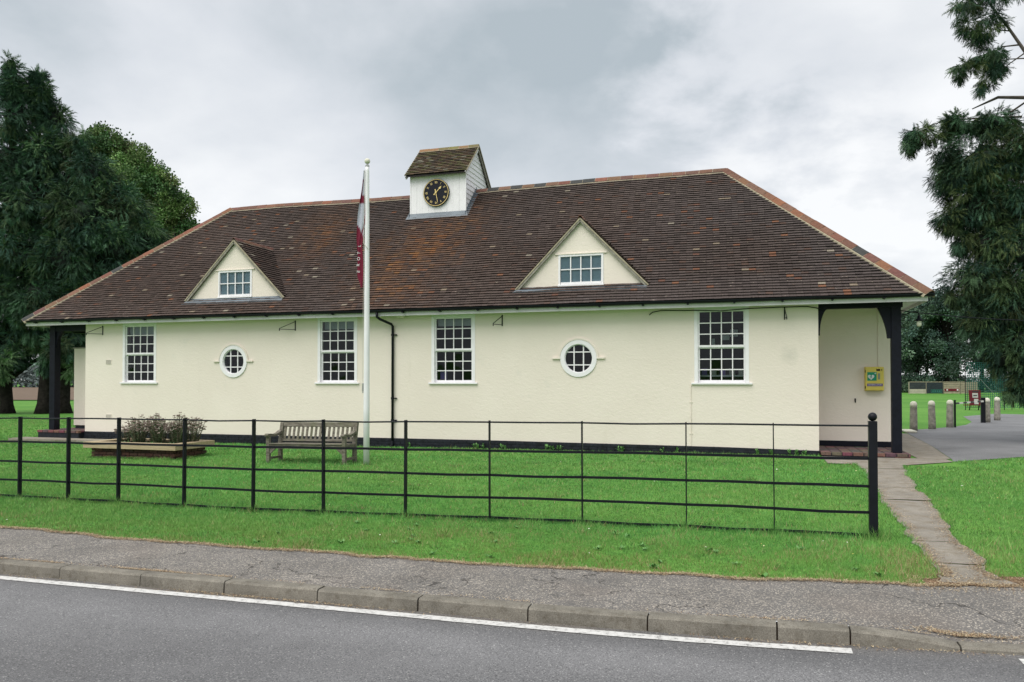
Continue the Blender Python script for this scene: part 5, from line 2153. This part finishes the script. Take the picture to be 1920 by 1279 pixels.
def foliage_mesh(name, clumps, kind, size, cols, droop=.5, shell=.55, seed=0, tuft=42, core=0):
    """clumps: (x,y,z, rx,ry,rz, count).  Returns mesh of sprays spread through the clumps."""
    rng = np.random.default_rng(seed)
    Ps, Ds, Ts = [], [], []
    for (x, y, z, rx, ry, rz_, cnt) in clumps:
        # each clump is a cluster of smaller tufts with gaps between them
        ks = int(np.clip(cnt / tuft, 3, 60))
        sc = rng.normal(size=(ks, 3))
        sc /= np.linalg.norm(sc, axis=1)[:, None]
        sr = (shell + (1 - shell) * rng.random(ks)) * rng.uniform(.8, 1.12, ks)
        sc *= sr[:, None]
        rs_ = rng.uniform(.22, .46, ks) * (1.0 if ks > 6 else 1.5)
        own = rng.integers(0, ks, cnt)
        d = rng.normal(size=(cnt, 3))
        d /= np.linalg.norm(d, axis=1)[:, None]
        q_ = sc[own] + d * (rs_[own] * (.35 + .65 * rng.random(cnt)))[:, None]
        P = np.stack([x + q_[:, 0] * rx, y + q_[:, 1] * ry, z + q_[:, 2] * rz_], 1)
        out = d * .8 + sc[own] * .7 + rng.normal(size=(cnt, 3)) * .35
        out[:, 2] -= droop
        out /= np.linalg.norm(out, axis=1)[:, None]
        Ps.append(P)
        Ds.append(out)
        base = np.array(cols)[rng.integers(0, len(cols), ks)][own]
        cl = rng.uniform(.5, 1.55, ks)[own][:, None] * rng.uniform(.85, 1.15)
        Ts.append(base * 1.6 * cl * rng.uniform(.7, 1.35, (cnt, 1)))
    P, D, T = np.concatenate(Ps), np.concatenate(Ds), np.concatenate(Ts)
    n_ = len(P)
    upv = rng.normal(size=(n_, 3)) * .5 + np.array([0, 0, 1.0])
    Y = np.cross(upv, D)
    Y /= np.linalg.norm(Y, axis=1)[:, None] + 1e-9
    Zv = np.cross(D, Y)
    S = size * rng.uniform(.65, 1.35, n_)
    tv, tf = TEMPL[kind]
    K = len(tv)
    W = (tv[None, :, 0, None] * D[:, None, :] + tv[None, :, 1, None] * Y[:, None, :] + tv[None, :, 2, None] * Zv[:, None, :]) * S[:, None, None] + P[:, None, :]
    faces = (tf[None] + (np.arange(n_) * K)[:, None, None]).reshape(-1, 3)
    tint = np.repeat(T, K, axis=0)
    allv = [W.reshape(-1, 3)]
    allf = [faces]
    allt = [tint]
    off = n_ * K
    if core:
        # added near-black lumps: the twiggy, shaded inside of the bigger clumps
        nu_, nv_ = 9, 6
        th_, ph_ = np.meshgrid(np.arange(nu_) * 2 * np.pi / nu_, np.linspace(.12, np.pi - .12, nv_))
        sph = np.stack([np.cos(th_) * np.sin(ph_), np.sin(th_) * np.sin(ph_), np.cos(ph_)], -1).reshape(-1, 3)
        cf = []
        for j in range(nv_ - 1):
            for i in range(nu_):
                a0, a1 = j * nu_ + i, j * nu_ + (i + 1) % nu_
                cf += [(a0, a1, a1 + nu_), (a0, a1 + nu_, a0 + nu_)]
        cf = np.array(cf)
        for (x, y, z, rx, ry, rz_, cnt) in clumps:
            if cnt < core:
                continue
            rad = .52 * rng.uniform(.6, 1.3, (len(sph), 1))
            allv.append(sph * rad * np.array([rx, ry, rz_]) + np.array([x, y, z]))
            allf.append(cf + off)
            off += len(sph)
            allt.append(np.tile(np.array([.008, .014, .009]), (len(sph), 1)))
    return np_mesh(name, np.concatenate(allv), np.concatenate(allf), M_LEAF, np.concatenate(allt))


def make_tree(name, base, rot, clumps, trunk, limbs, kind, size, cols, label, cat='tree', droop=.5, shell=.55, seed=0, bark=None, group=None, core=0):
    """clumps / trunk / limbs in the tree's own frame (x across, y deep, z up)"""
    root = empty(name, base)
    root.rotation_euler = (0, 0, rot)
    WOFF[root.name] = Vector((0, 0, 0))
    tag(root, label, cat, group)
    for pts, rad in trunk:
        m = MB()
        m.tube(pts, rad, 10)
        obj('trunk', m, bark or M_BARK, root, smooth=True)
    if limbs:
        for pts, rad in limbs:
            m = MB()
            m.tube(pts, rad, 6)
            obj('limb', m, bark or M_BARK, root)
    c_ = link('crown', foliage_mesh('crown', clumps, kind, size, cols, droop, shell, seed, core=core), root)
    return root


def limbs_to(clumps, z_from, top, rs, frac=.7):
    out = []
    for c in clumps:
        zc_ = max(.6, min(top, c[2] - abs(c[0]) * .35))
        p0 = Vector((0, 0, zc_))
        p2 = Vector((c[0], c[1], c[2]))
        mid = p0.lerp(p2, .5) + Vector((0, 0, .12 * (p2 - p0).length))
        out.append(([p0, mid, p2], [rs, rs * .65, rs * .2]))
    return out


CONC = [(.028, .060, .036), (.036, .074, .040), (.022, .049, .034), (.050, .086, .038), (.033, .067, .044)]
# dark conifer at the far left (two leaders); 0.031 m per unit below
q = .031


def px(x, y, rx, ry, cnt, x0, dy=0.0, k_=q):
    return ((x - x0) * k_, dy, 2.0 + (714 - y) * k_, rx * k_, rx * k_ * .9, ry * k_, int(cnt * 1.9))


clA = [px(18, 160, 17, 46, 620, 15), px(8, 112, 8, 16, 110, 15), px(62, 170, 24, 46, 800, 15), px(52, 128, 11, 14, 130, 15), px(85, 215, 28, 40, 520, 15), px(20, 225, 38, 50, 700, 15), px(112, 258, 14, 20, 140, 15),
       px(70, 290, 55, 55, 1200, 15), px(0, 310, 60, 60, 1300, 15), px(105, 345, 55, 60, 1300, 15), px(40, 385, 70, 65, 1700, 15, -.8), px(-20, 430, 60, 80, 1400, 15), px(110, 440, 60, 65, 1500, 15, -.6),
       px(40, 490, 75, 60, 1700, 15, -.8), px(-10, 560, 60, 60, 1200, 15), px(60, 580, 70, 50, 1300, 15, -.6), px(20, 640, 50, 40, 700, 15), px(70, 640, 35, 30, 300, 15, .5), px(-40, 640, 60, 60, 700, 15), px(-10, 690, 40, 28, 300, 15), px(5, 690, 26, 26, 260, 15, -1.2), px(30, 668, 22, 20, 200, 15, -1.0), px(85, 655, 26, 20, 240, 15, -1.0)]
make_tree('conifer', (-41.5, 34.1, -.20), R(17.5 + 33), [(c[0], c[1], c[2] - .0, *c[3:]) for c in clA],
          [([(0, 0, -.2), (-.05, 0, .5), (-.1, 0, 1.5), (.05, 0, 3.5), (.1, 0, 9), (.2, 0, 18)], [.50, .36, .33, .32, .26, .05]), ([(0, 0, 5), (1.2, .2, 9), (1.5, .2, 18.5)], [.2, .18, .04])],
          [([(.1, 0, 2.0), (1.2, 0, 3.0), (2.6, -.2, 3.9)], [.16, .13, .07]), ([(.1, 0, 2.6), (-1.0, .3, 3.6), (-2, .3, 4.4)], [.14, .1, .05])] + limbs_to(clA, 0, 15, .09),
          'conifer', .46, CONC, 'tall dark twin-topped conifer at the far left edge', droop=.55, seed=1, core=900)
clB = [px(165, 330, 45, 50, 1000, 110), px(215, 385, 50, 55, 1200, 110), px(150, 410, 60, 60, 1500, 110, -.6), px(260, 440, 45, 45, 900, 110), px(200, 470, 60, 60, 1400, 110, -.6), px(130, 500, 60, 60, 1400, 110, -.8),
       px(300, 470, 40, 45, 600, 110), px(250, 540, 70, 60, 1100, 110), px(180, 560, 60, 50, 1100, 110), px(90, 560, 50, 50, 1000, 110, -.6), px(120, 620, 50, 45, 900, 110), px(70, 610, 35, 35, 400, 110), px(170, 650, 50, 50, 600, 110), px(118, 665, 26, 24, 300, 110, -1.3), px(92, 680, 14, 18, 110, 110, -1.3), px(142, 690, 16, 22, 160, 110, -1.3), px(140, 285, 20, 28, 260, 110), px(150, 250, 12, 14, 80, 110)]
make_tree('conifer', (-38.9, 34.9, -.20), R(17.5 + 29), clB,
          [([(-.55, 0, -.2), (-.5, 0, .6), (-.42, 0, 2.6), (-.2, 0, 6), (.4, 0, 12)], [.55, .38, .30, .26, .1]), ([(.45, .1, -.2), (.42, .1, .6), (.5, .1, 2.6), (.9, .1, 6), (2, .2, 12)], [.58, .40, .33, .28, .1])],
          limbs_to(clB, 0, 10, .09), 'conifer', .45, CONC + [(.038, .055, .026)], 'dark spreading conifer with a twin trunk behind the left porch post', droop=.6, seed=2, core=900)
# broadleaf behind
clC = [px(190, 290, 42, 36, 620, 230, 0, .039), px(235, 310, 42, 40, 640, 230, 0, .039), px(160, 285, 30, 28, 300, 230, 1, .039), px(270, 345, 36, 34, 480, 230, 0, .039), px(215, 370, 50, 45, 700, 230, -1, .039), px(298, 385, 32, 36, 420, 230, 0, .039),
       px(270, 420, 45, 45, 640, 230, 0, .039), px(318, 425, 26, 32, 300, 230, .5, .039), px(230, 440, 60, 45, 700, 230, 1, .039), px(180, 440, 50, 45, 500, 230, 1, .039), px(300, 480, 45, 40, 500, 230, 0, .039), px(240, 520, 70, 45, 700, 230, 0, .039), px(340, 455, 14, 16, 90, 230, 1, .039)]
make_tree('broadleaf_tree', (-43.4, 45.2, -.20), R(17.5 + 27), clC, [([(0, 0, -.2), (0, 0, 1), (.1, 0, 4), (0, 0, 10), (.1, 0, 15)], [.6, .45, .38, .25, .08])], limbs_to(clC, 0, 11, .13), 'broad', .46,
          [(.068, .122, .045), (.082, .140, .048), (.056, .108, .045), (.096, .142, .050), (.104, .130, .050)], 'rounded olive green broadleaf tree rising above the left hip', droop=.1, shell=.5, seed=3)

# right-hand cypress close to the car park
q2 = .01379


def pr(x, y, rx, ry, cnt, dy=0.0):
    return ((x - 2050) * q2, dy, .9 + (780 - y) * q2, rx * q2, max(rx, 40) * q2, ry * q2, int(cnt * 2.4))


clD = [pr(1838, 8, 34, 26, 300), pr(1810, 5, 18, 12, 90), pr(1800, -40, 36, 30, 260), pr(1870, -50, 40, 26, 220), pr(1830, 38, 16, 10, 60), pr(1850, 70, 34, 16, 260), pr(1800, 85, 26, 14, 190), pr(1862, 92, 22, 14, 120), pr(1852, 122, 24, 20, 150), pr(1836, 138, 12, 8, 40),
       pr(1725, 212, 34, 20, 300, -.2), pr(1702, 228, 14, 16, 120, -.2), pr(1790, 205, 40, 26, 420), pr(1850, 215, 50, 30, 560), pr(1770, 262, 28, 34, 400, -.2), pr(1830, 285, 75, 60, 1500), pr(1920, 270, 60, 60, 900), pr(1790, 320, 46, 34, 600, -.3),
       pr(1752, 305, 18, 10, 70), pr(1820, 375, 65, 55, 1300), pr(1900, 380, 60, 70, 1200, .2), pr(1775, 400, 32, 24, 320, -.3), pr(1840, 455, 60, 50, 1100), pr(1800, 440, 26, 36, 330, -.3), pr(1910, 480, 60, 70, 1200), pr(1825, 530, 58, 46, 1000, -.2),
       pr(1782, 552, 20, 18, 160, -.4), pr(1880, 570, 66, 60, 1300), pr(1830, 610, 42, 44, 620, -.2), pr(1890, 655, 60, 50, 1100), pr(1868, 680, 30, 36, 420, -.2), pr(1908, 725, 36, 40, 560), pr(1884, 752, 16, 16, 110, -.2), pr(1945, 715, 44, 54, 700), pr(1912, 757, 16, 12, 90),
       pr(1980, 300, 70, 90, 900, .8), pr(1990, 480, 70, 90, 900, .8), pr(1990, 640, 70, 80, 800, .8), pr(2090, 350, 90, 120, 900, 1), pr(2120, 560, 90, 140, 900, 1), pr(2070, 160, 70, 70, 500, .5), pr(1960, 30, 40, 30, 200, .5), pr(2000, 100, 40, 40, 200, .5)]


def P3(x, y, d=0.0):
    return Vector(((x - 2050) * q2, d, .9 + (780 - y) * q2))


limD = [([P3(2010, 330), P3(1965, 210), P3(1916, 98), P3(1880, 25), P3(1850, -30), P3(1830, -75)], [.085, .07, .05, .038, .03, .02]),
        ([P3(1900, 62), P3(1868, 58), P3(1840, 74)], [.025, .018, .008]), ([P3(1882, 30), P3(1860, 22), P3(1838, 10)], [.02, .014, .006]), ([P3(1906, 80), P3(1880, 95), P3(1852, 118)], [.02, .014, .006]), ([P3(1912, 92), P3(1880, 86), P3(1800, 86)], [.02, .014, .006]),
        ([P3(2000, 230), P3(1920, 172), P3(1860, 158), P3(1815, 172)], [.08, .055, .04, .015]), ([P3(1960, 230), P3(1905, 178), P3(1860, 205), P3(1832, 245)], [.05, .035, .025, .01]),
        ([P3(1900, 205), P3(1770, 185), P3(1718, 194), P3(1702, 215)], [.03, .018, .012, .005]), ([P3(1850, 390), P3(1800, 385), P3(1765, 392)], [.03, .016, .006])]
make_tree('cypress', (8.89, 23.41, .05), R(17.5 - 37), clD, [([(0, 0, -.2), (0, 0, .8), (-.1, 0, 4), (-.3, 0, 7.5), (.1, 0, 11.5), (.3, 0, 14)], [.55, .4, .34, .28, .18, .08])], limD + limbs_to(clD[19:37], 0, 6, .06),
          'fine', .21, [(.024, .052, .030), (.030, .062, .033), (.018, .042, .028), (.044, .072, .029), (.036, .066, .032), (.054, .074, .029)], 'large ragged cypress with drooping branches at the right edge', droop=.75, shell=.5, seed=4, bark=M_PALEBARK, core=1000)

# row of trees behind the field
FAR = [(.038, .066, .048), (.046, .080, .054), (.032, .058, .046), (.054, .086, .054)]  # blue in these leaf colours stands in for distance haze
spots = [(1640, 112, 15.0, 'broad far tree partly behind the porch roof'), (1718, 118, 15.6, 'broad far tree just right of the hanging lamp'), (1775, 112, 14.8, 'broad far tree above the plank panels'), (1840, 120, 15.5, 'broad far tree behind the green netting'), (1905, 116, 14.5, 'broad far tree glimpsed through the cypress foot'), (1680, 132, 13.5, 'smaller far tree seen between two larger ones behind the boards')]
for i, (sx, Zd, H, lb) in enumerate(spots):
    a = (sx - 960) / 1450 * Zd
    b_ = cpt(a, Zd, .0)
    rr = random.Random(40 + i)
    cl = []
    for j in range(34):
        t = rr.random()
        zz_ = 3.6 + (H - 4.8) * (t ** .8)
        sp_ = 4.4 * math.sqrt(max(.08, 1 - ((zz_ - H * .55) / (H * .52)) ** 2))
        aa = rr.uniform(0, 6.28)
        ra = sp_ * math.sqrt(rr.random())
        s_ = rr.uniform(1.0, 1.9)
        cl.append((ra * math.cos(aa), ra * math.sin(aa), zz_, s_, s_, s_ * .75, 85))
    for j in range(9):          # low skirt of shrubs around the foot
        cl.append((rr.uniform(-5.5, 5.5), rr.uniform(-1.5, 2), rr.uniform(.5, 1.7), 1.2, 1.0, .9, 70))
    tr_ = [([(0, 0, -.2), (rr.uniform(-.2, .2), 0, 3), (rr.uniform(-.4, .4), 0, H * .75)], [.38, .28, .08]), ([(1.6, .3, -.2), (1.8, .3, 3), (2.4, .3, H * .6)], [.24, .18, .06])]
    make_tree('far_tree', b_, ang, cl, tr_, limbs_to(cl[:20], 0, 8, .09), 'broad', .85, FAR, lb, droop=.1, shell=.2, seed=50 + i, group='trees behind the far side of the field')

# far wood on the left skyline
cl = []
for j in range(60):
    a, b_ = random.uniform(-175, -45), random.uniform(215, 232)
    p = cpt(a, b_)
    s_ = random.uniform(4, 7)
    cl.append((p.x, p.y, random.uniform(2.5, 7.5), s_, s_, s_ * .8, 60))
fw = link('far_wood', foliage_mesh('far_wood', cl, 'broad', 3.2, [(.10, .125, .12), (.12, .14, .13), (.085, .11, .105)], .1, .2, 77))  # distance haze is put into the grey leaf colours
tag(fw, 'haze-tinted grey-green wood on the skyline beyond the ploughed field', kind='stuff')

# ---------------------------------------------------------------- grass blades
BU, BN_, BZ, BH, BT = [], [], [], [], []


def on_lawn(u, n):
    ok = n > pave_edge(u) - .015 + .03 * vnoise(u, 9, 14)
    onp = (u > path_l(n) + .0) & (u < path_r(n)) & (n < 17.4)
    ok &= ~onp
    ok &= ~((u > 1.40) & (u < 3.97) & (n > 17.33))
    ok &= ~((n > 18.45 + (u - 3.97) * .87) & (u > 3.9) & (u < 5.7))
    ok &= ~((n > 19.95) & (u > 3.4) & (u < 30))
    ok &= ~((n > WN - .03) & (u > UL - 1.7) & (u < 3.3))
    ok &= ~((u > px0 + .02) & (u < px1 - .02) & (n > py0 + .02) & (n < py1))
    # bare earth by the path end
    ok &= ~((u > 1.3) & (n < pave_edge(u) + .20 + .12 * vnoise(u, 8, 3)))
    return ok


def vis(u, n, m_=1.0):
    a = u * math.cos(ang) + n * math.sin(ang)
    b = -u * math.sin(ang) + n * math.cos(ang)
    return (np.abs(a) < .675 * b + m_)


def scatter(u0, u1, n0, n1, dens):
    k_ = int((u1 - u0) * (n1 - n0) * dens)
    u = RNG.uniform(u0, u1, k_)
    n = RNG.uniform(n0, n1, k_)
    s_ = on_lawn(u, n) & vis(u, n)
    return u[s_], n[s_]


parts_ = []
for (u0, u1, n0, n1, dens, hh, ww) in ((-13, 4.6, 6.6, 9.4, 5200, .036, .0042), (-15, 5, 9.4, 12.5, 2600, .034, .006), (-20, 6, 12.5, 16, 1300, .036, .009), (-24, 6.5, 16, 20, 700, .040, .013), (-40, -20, 16, 32, 260, .045, .016)):
    u, n = scatter(u0, u1, n0, n1, dens)
    parts_.append((u, n, np.full(len(u), hh), np.full(len(u), ww)))
# worn and coarse places: tufts scattered through lawn and verge
for j in range(420):
    tu, tn = RNG.uniform(-15, 5), RNG.uniform(7.0, 18.5)
    k_ = int(RNG.integers(20, 70))
    u = RNG.normal(tu, .07 + .05 * RNG.random(), k_)
    n = RNG.normal(tn, .05 + .04 * RNG.random(), k_)
    s_ = on_lawn(u, n)
    parts_.append((u[s_], n[s_], np.full(s_.sum(), .05 + .03 * RNG.random()), np.full(s_.sum(), .004 + .0004 * tn)))
# longer fringe: along the fence, the wall foot, posts, bench, planter, pole and path edges


def fringe(uc, nc, su, sn, cnt, hh, ww):
    u = RNG.normal(uc, su, cnt)
    n = RNG.normal(nc, sn, cnt)
    s_ = on_lawn(u, n)
    parts_.append((u[s_], n[s_], np.full(s_.sum(), hh), np.full(s_.sum(), ww)))


for (u0, n0), (u1, n1) in zip(fp[:-1], fp[1:]):
    k_ = 750
    t = RNG.random(k_)
    u, n = u0 + (u1 - u0) * t, n0 + (n1 - n0) * t + RNG.normal(0, .05, k_)
    parts_.append((u, n, np.full(k_, .066) * (0.7 + .5 * RNG.random(k_)), np.full(k_, .006)))
    fringe(u0, n0, .06, .05, 130, .10, .006)
fringe(fp[-1][0], fp[-1][1], .09, .08, 420, .12, .006)
uu = RNG.uniform(-20, 1.3, 3200)
parts_.append((uu, WN - .05 - RNG.random(3200) * .08, .03 + .05 * RNG.random(3200) * (vnoise(uu, 14, 1.3) > .3), np.full(3200, .009)))
for (cx_, cy_) in ((-9.97, 14.43), (-8.28, 14.47), (-9.97, 14.9), (-8.28, 14.93), (-7.77, 14.58)):
    fringe(cx_, cy_, .09, .07, 150, .085, .009)
for j in range(900):
    pass
t = RNG.random(1600)
parts_.append((px0 + (px1 - px0) * t, py0 - .02 - .05 * RNG.random(1600), np.full(1600, .055), np.full(1600, .009)))
t = RNG.random(700)
parts_.append((px1 + .01 + .05 * RNG.random(700), py0 + (py1 - py0) * t, np.full(700, .055), np.full(700, .009)))
fringe(-9.13, 14.70, .50, .12, 1300, .07, .008)
t = RNG.uniform(7.5, 17.2, 2600)
sd = RNG.random(2600) < .5
uu = np.where(sd, path_l(t) + .025 - .04 * RNG.random(2600), path_r(t) - .025 + .05 * RNG.random(2600))
parts_.append((uu, t, np.full(2600, .045), np.full(2600, .0065)))
gu = np.concatenate([p[0] for p in parts_])
gn = np.concatenate([p[1] for p in parts_])
gh = np.concatenate([p[2] for p in parts_])
gw = np.concatenate([p[3] for p in parts_])
ng = len(gu)
patch = vnoise2(gu * .9, gn * .9, 5)
patch2 = vnoise2(gu * 3.1, gn * 3.1, 6)
patch3 = vnoise2(gu * 7.3, gn * 7.3, 7)
patch4 = vnoise2(gu * 15, gn * 15, 8)
gh = gh * RNG.uniform(.55, 1.35, ng) * (1 + .22 * patch + .3 * patch2 + .25 * patch3 + .2 * patch4)
lean_a = RNG.uniform(0, 2 * math.pi, ng)
lean_d = gh * RNG.uniform(.1, .95, ng)
wa = RNG.uniform(0, math.pi, ng)
g_z = gz(gu, gn) - .006
B0 = np.stack([gu - np.cos(wa) * gw / 2, gn - np.sin(wa) * gw / 2, g_z], 1)
B1v = np.stack([gu + np.cos(wa) * gw / 2, gn + np.sin(wa) * gw / 2, g_z], 1)
B2 = np.stack([gu + np.cos(lean_a) * lean_d, gn + np.sin(lean_a) * lean_d, g_z + gh], 1)
lush = np.array([(.080, .252, .050), (.106, .300, .066), (.066, .210, .044), (.134, .330, .085), (.094, .272, .074)])
tint = lush[RNG.integers(0, 5, ng)] * RNG.uniform(.75, 1.25, (ng, 1)) * (1 + .2 * patch + .2 * patch2 + .2 * patch3 + .15 * patch4)[:, None]
warm = np.clip(.5 + .6 * vnoise2(gu * .55, gn * .8, 33) + .4 * patch3, 0, 1)[:, None]
tint = tint * (1 - .6 * warm) + .6 * warm * tint * np.array([1.75, 1.06, 1.15])
# rougher verge between fence and footway: yellower, some dead blades
dist_e = gn - pave_edge(gu)
yel = np.clip((9.05 - gn) / 2.0, 0, 1) * np.clip(.8 + .8 * patch2 + .4 * patch3, 0, 1) * np.clip(.45 + (gu + 10) / 14, .35, 1)
yel = np.where(gn < 9.05, yel, .22 * np.clip(patch2 + .5 * patch3, 0, 1))
tint = tint * (1 - yel[:, None]) + np.array([.175, .25, .062]) * RNG.uniform(.8, 1.2, (ng, 1)) * yel[:, None]
pdead = .03 + .22 * np.clip(vnoise2(gu * 1.7, gn * 2.3, 41) - .35, 0, 1) + .65 * np.exp(-np.clip(dist_e, 0, 9) / .10) + .16 * ((gn < 9) & (gu > -5) & (patch2 + .6 * patch3 > .15)) + .05 * (patch3 > .45) + .25 * np.exp(-((gu - 1.35) / .25) ** 2) * (gn < 8.6)
dead = RNG.random(ng) < pdead
tint[dead] = np.array([(.36, .27, .14), (.30, .22, .11), (.42, .33, .19)])[RNG.integers(0, 3, dead.sum())] * RNG.uniform(.7, 1.15, (dead.sum(), 1))
Vv = np.stack([B0, B1v, B2], 1).reshape(-1, 3)
Ff = np.arange(ng * 3).reshape(-1, 3)
gr_o = link('lawn_grass', np_mesh('lawn_grass', Vv, Ff, M_BLADE, np.repeat(tint, 3, axis=0)))
tag(gr_o, 'short bright green grass blades of the lawn and verge', 'grass', kind='stuff')

# dry straw along the footway edge, behind the kerb, and litter in the gutter
SU, SN, SZ, SC = [], [], [], []
k_ = 26000
u = RNG.uniform(-9.5, 3.4, k_)
n = pave_edge(u) - .035 + RNG.normal(0, .026, k_) - .05 * np.clip(vnoise(u, 9, 1.1), 0, 1) * RNG.random(k_)
SU.append(u); SN.append(n); SZ.append(gz(u, n) + .014)
u = RNG.uniform(1.2, 3.6, 4200)
n = pave_edge(u) + RNG.normal(.03, .16, 4200)
SU.append(u); SN.append(n); SZ.append(gz(u, n) + .014)
n = RNG.uniform(7.5, 17.2, 6000) ** 1.0
n = 7.5 + (n - 7.5) * RNG.random(6000)
sd = RNG.random(6000) < .5
u = np.where(sd, path_l(n) + .02 + np.abs(RNG.normal(0, .06, 6000)), path_r(n) - .02 - np.abs(RNG.normal(0, .06, 6000)))
SU.append(u); SN.append(n); SZ.append(gz(u, n) + .018)
u = RNG.uniform(-9.5, 1.9, 15000)
u = u[vnoise(u, 15, 1.3) + .7 * vnoise(u, 16, 4) + .5 * RNG.normal(0, 1, len(u)) > .55]
n = kn(u) + .03 + np.abs(RNG.normal(0, .022 + .03 * np.clip(vnoise(u, 19, 2.2), 0, 1), len(u)))
SU.append(u); SN.append(n); SZ.append(gz(u, n) + .016 - drop(u))
u = RNG.normal(1.38, .16, 900)
n = kn(u) + .10 + np.abs(RNG.normal(0, .05, 900))
SU.append(u); SN.append(n); SZ.append(gz(u, n) + .02 - drop(u) * .95)
u = RNG.uniform(-8, 1.6, 9000)
u = u[vnoise(u, 17, .9) + .5 * RNG.normal(0, 1, len(u)) > .75]
n = kn(u) - .115 - np.abs(RNG.normal(0, .035, len(u)))
SU.append(u); SN.append(n); SZ.append(road_z(u, n) + .008)
su, sn, sz = np.concatenate(SU), np.concatenate(SN), np.concatenate(SZ)
ks_ = len(su)
a = RNG.uniform(0, 2 * math.pi, ks_)
L_ = RNG.uniform(.010, .034, ks_)
W_ = .003
dx_, dy_ = np.cos(a), np.sin(a)
e = RNG.uniform(-.002, .010, ks_)
Q = np.stack([np.stack([su - dy_ * W_, sn + dx_ * W_, sz], 1), np.stack([su + dy_ * W_, sn - dx_ * W_, sz], 1), np.stack([su + dx_ * L_, sn + dy_ * L_, sz + e], 1)], 1).reshape(-1, 3)
tc_ = np.array([(.46, .36, .23), (.38, .29, .17), (.52, .42, .28), (.26, .17, .10), (.18, .105, .06)])[RNG.integers(0, 5, ks_)] * RNG.uniform(.7, 1.2, (ks_, 1))
st_o = link('dry_straw', np_mesh('dry_straw', Q, np.arange(ks_ * 3).reshape(-1, 3), M_BLADE, np.repeat(tc_, 3, axis=0)))
tag(st_o, 'dry straw and clippings along the footway and kerb edges', 'straw', kind='stuff')

# fallen leaves and daisies dotted over the grass
m = MB()
for i in range(150):
    u = random.uniform(-14, 4.5)
    n = random.uniform(7.3, 17.5)
    if not bool(on_lawn(np.array([u]), np.array([n]))[0]):
        continue
    s_ = random.uniform(.008, .016) * (1 + (n - 8) * .06)
    z = float(gz(u, n)) + .035
    a = random.random() * 6
    c_ = random.choice([(.55, .45, .12), (.60, .55, .30), (.7, .68, .6), (.5, .38, .12)])
    d1 = Vector((math.cos(a), math.sin(a), random.uniform(-.3, .3))) * s_
    d2 = Vector((-math.sin(a), math.cos(a), random.uniform(-.3, .3))) * s_ * .6
    p = Vector((u, n, z))
    m.face([p - d1, p + d2, p + d1, p - d2], c_)
tag(obj('leaf_litter', m, M_BLADE), 'tiny yellow fallen leaves and daisies dotted over the lawn', 'leaves', kind='stuff')
# broad-leaved weeds in the verge and by the plinth
wl = MB()
for i in range(95):
    if i < 70 and i % 2:
        continue
    if i < 70:
        u, n = random.uniform(-5.5, 1.2), random.uniform(7.1, 8.7)
        hh = .05
    else:
        u, n = random.choice((-6.9, -6.2, -4.9, -3.3, -2.0, .2, .9, -8.9)) + random.uniform(-.2, .2), WN - .06 - random.random() * .08
        hh = .08
    if i < 70 and not bool(on_lawn(np.array([u]), np.array([n]))[0]):
        continue
    for k_ in range(9 if i < 70 else 14):
        aa = random.uniform(0, 6.28)
        d = Vector((math.cos(aa), math.sin(aa), random.uniform(.3, 1.2 if i < 70 else 2.2))).normalized()
        w_ = Vector((-math.sin(aa), math.cos(aa), 0)) * (.013 if i < 70 else .018)
        ln = hh * random.uniform(.6, 1.3)
        p = Vector((u + random.uniform(-.02, .02), n + random.uniform(-.02, .02), float(gz(u, n)) + (random.uniform(0, .1) if i >= 70 else .0)))
        wl.face([p, p + d * ln * .55 + w_, p + d * ln, p + d * ln * .55 - w_], random.choice([(.11, .25, .07), (.14, .28, .09), (.09, .21, .06)]))
tag(obj('weeds', wl, M_BLADE), 'small broad-leaved weeds in the verge and at the wall foot', 'weeds', kind='stuff')
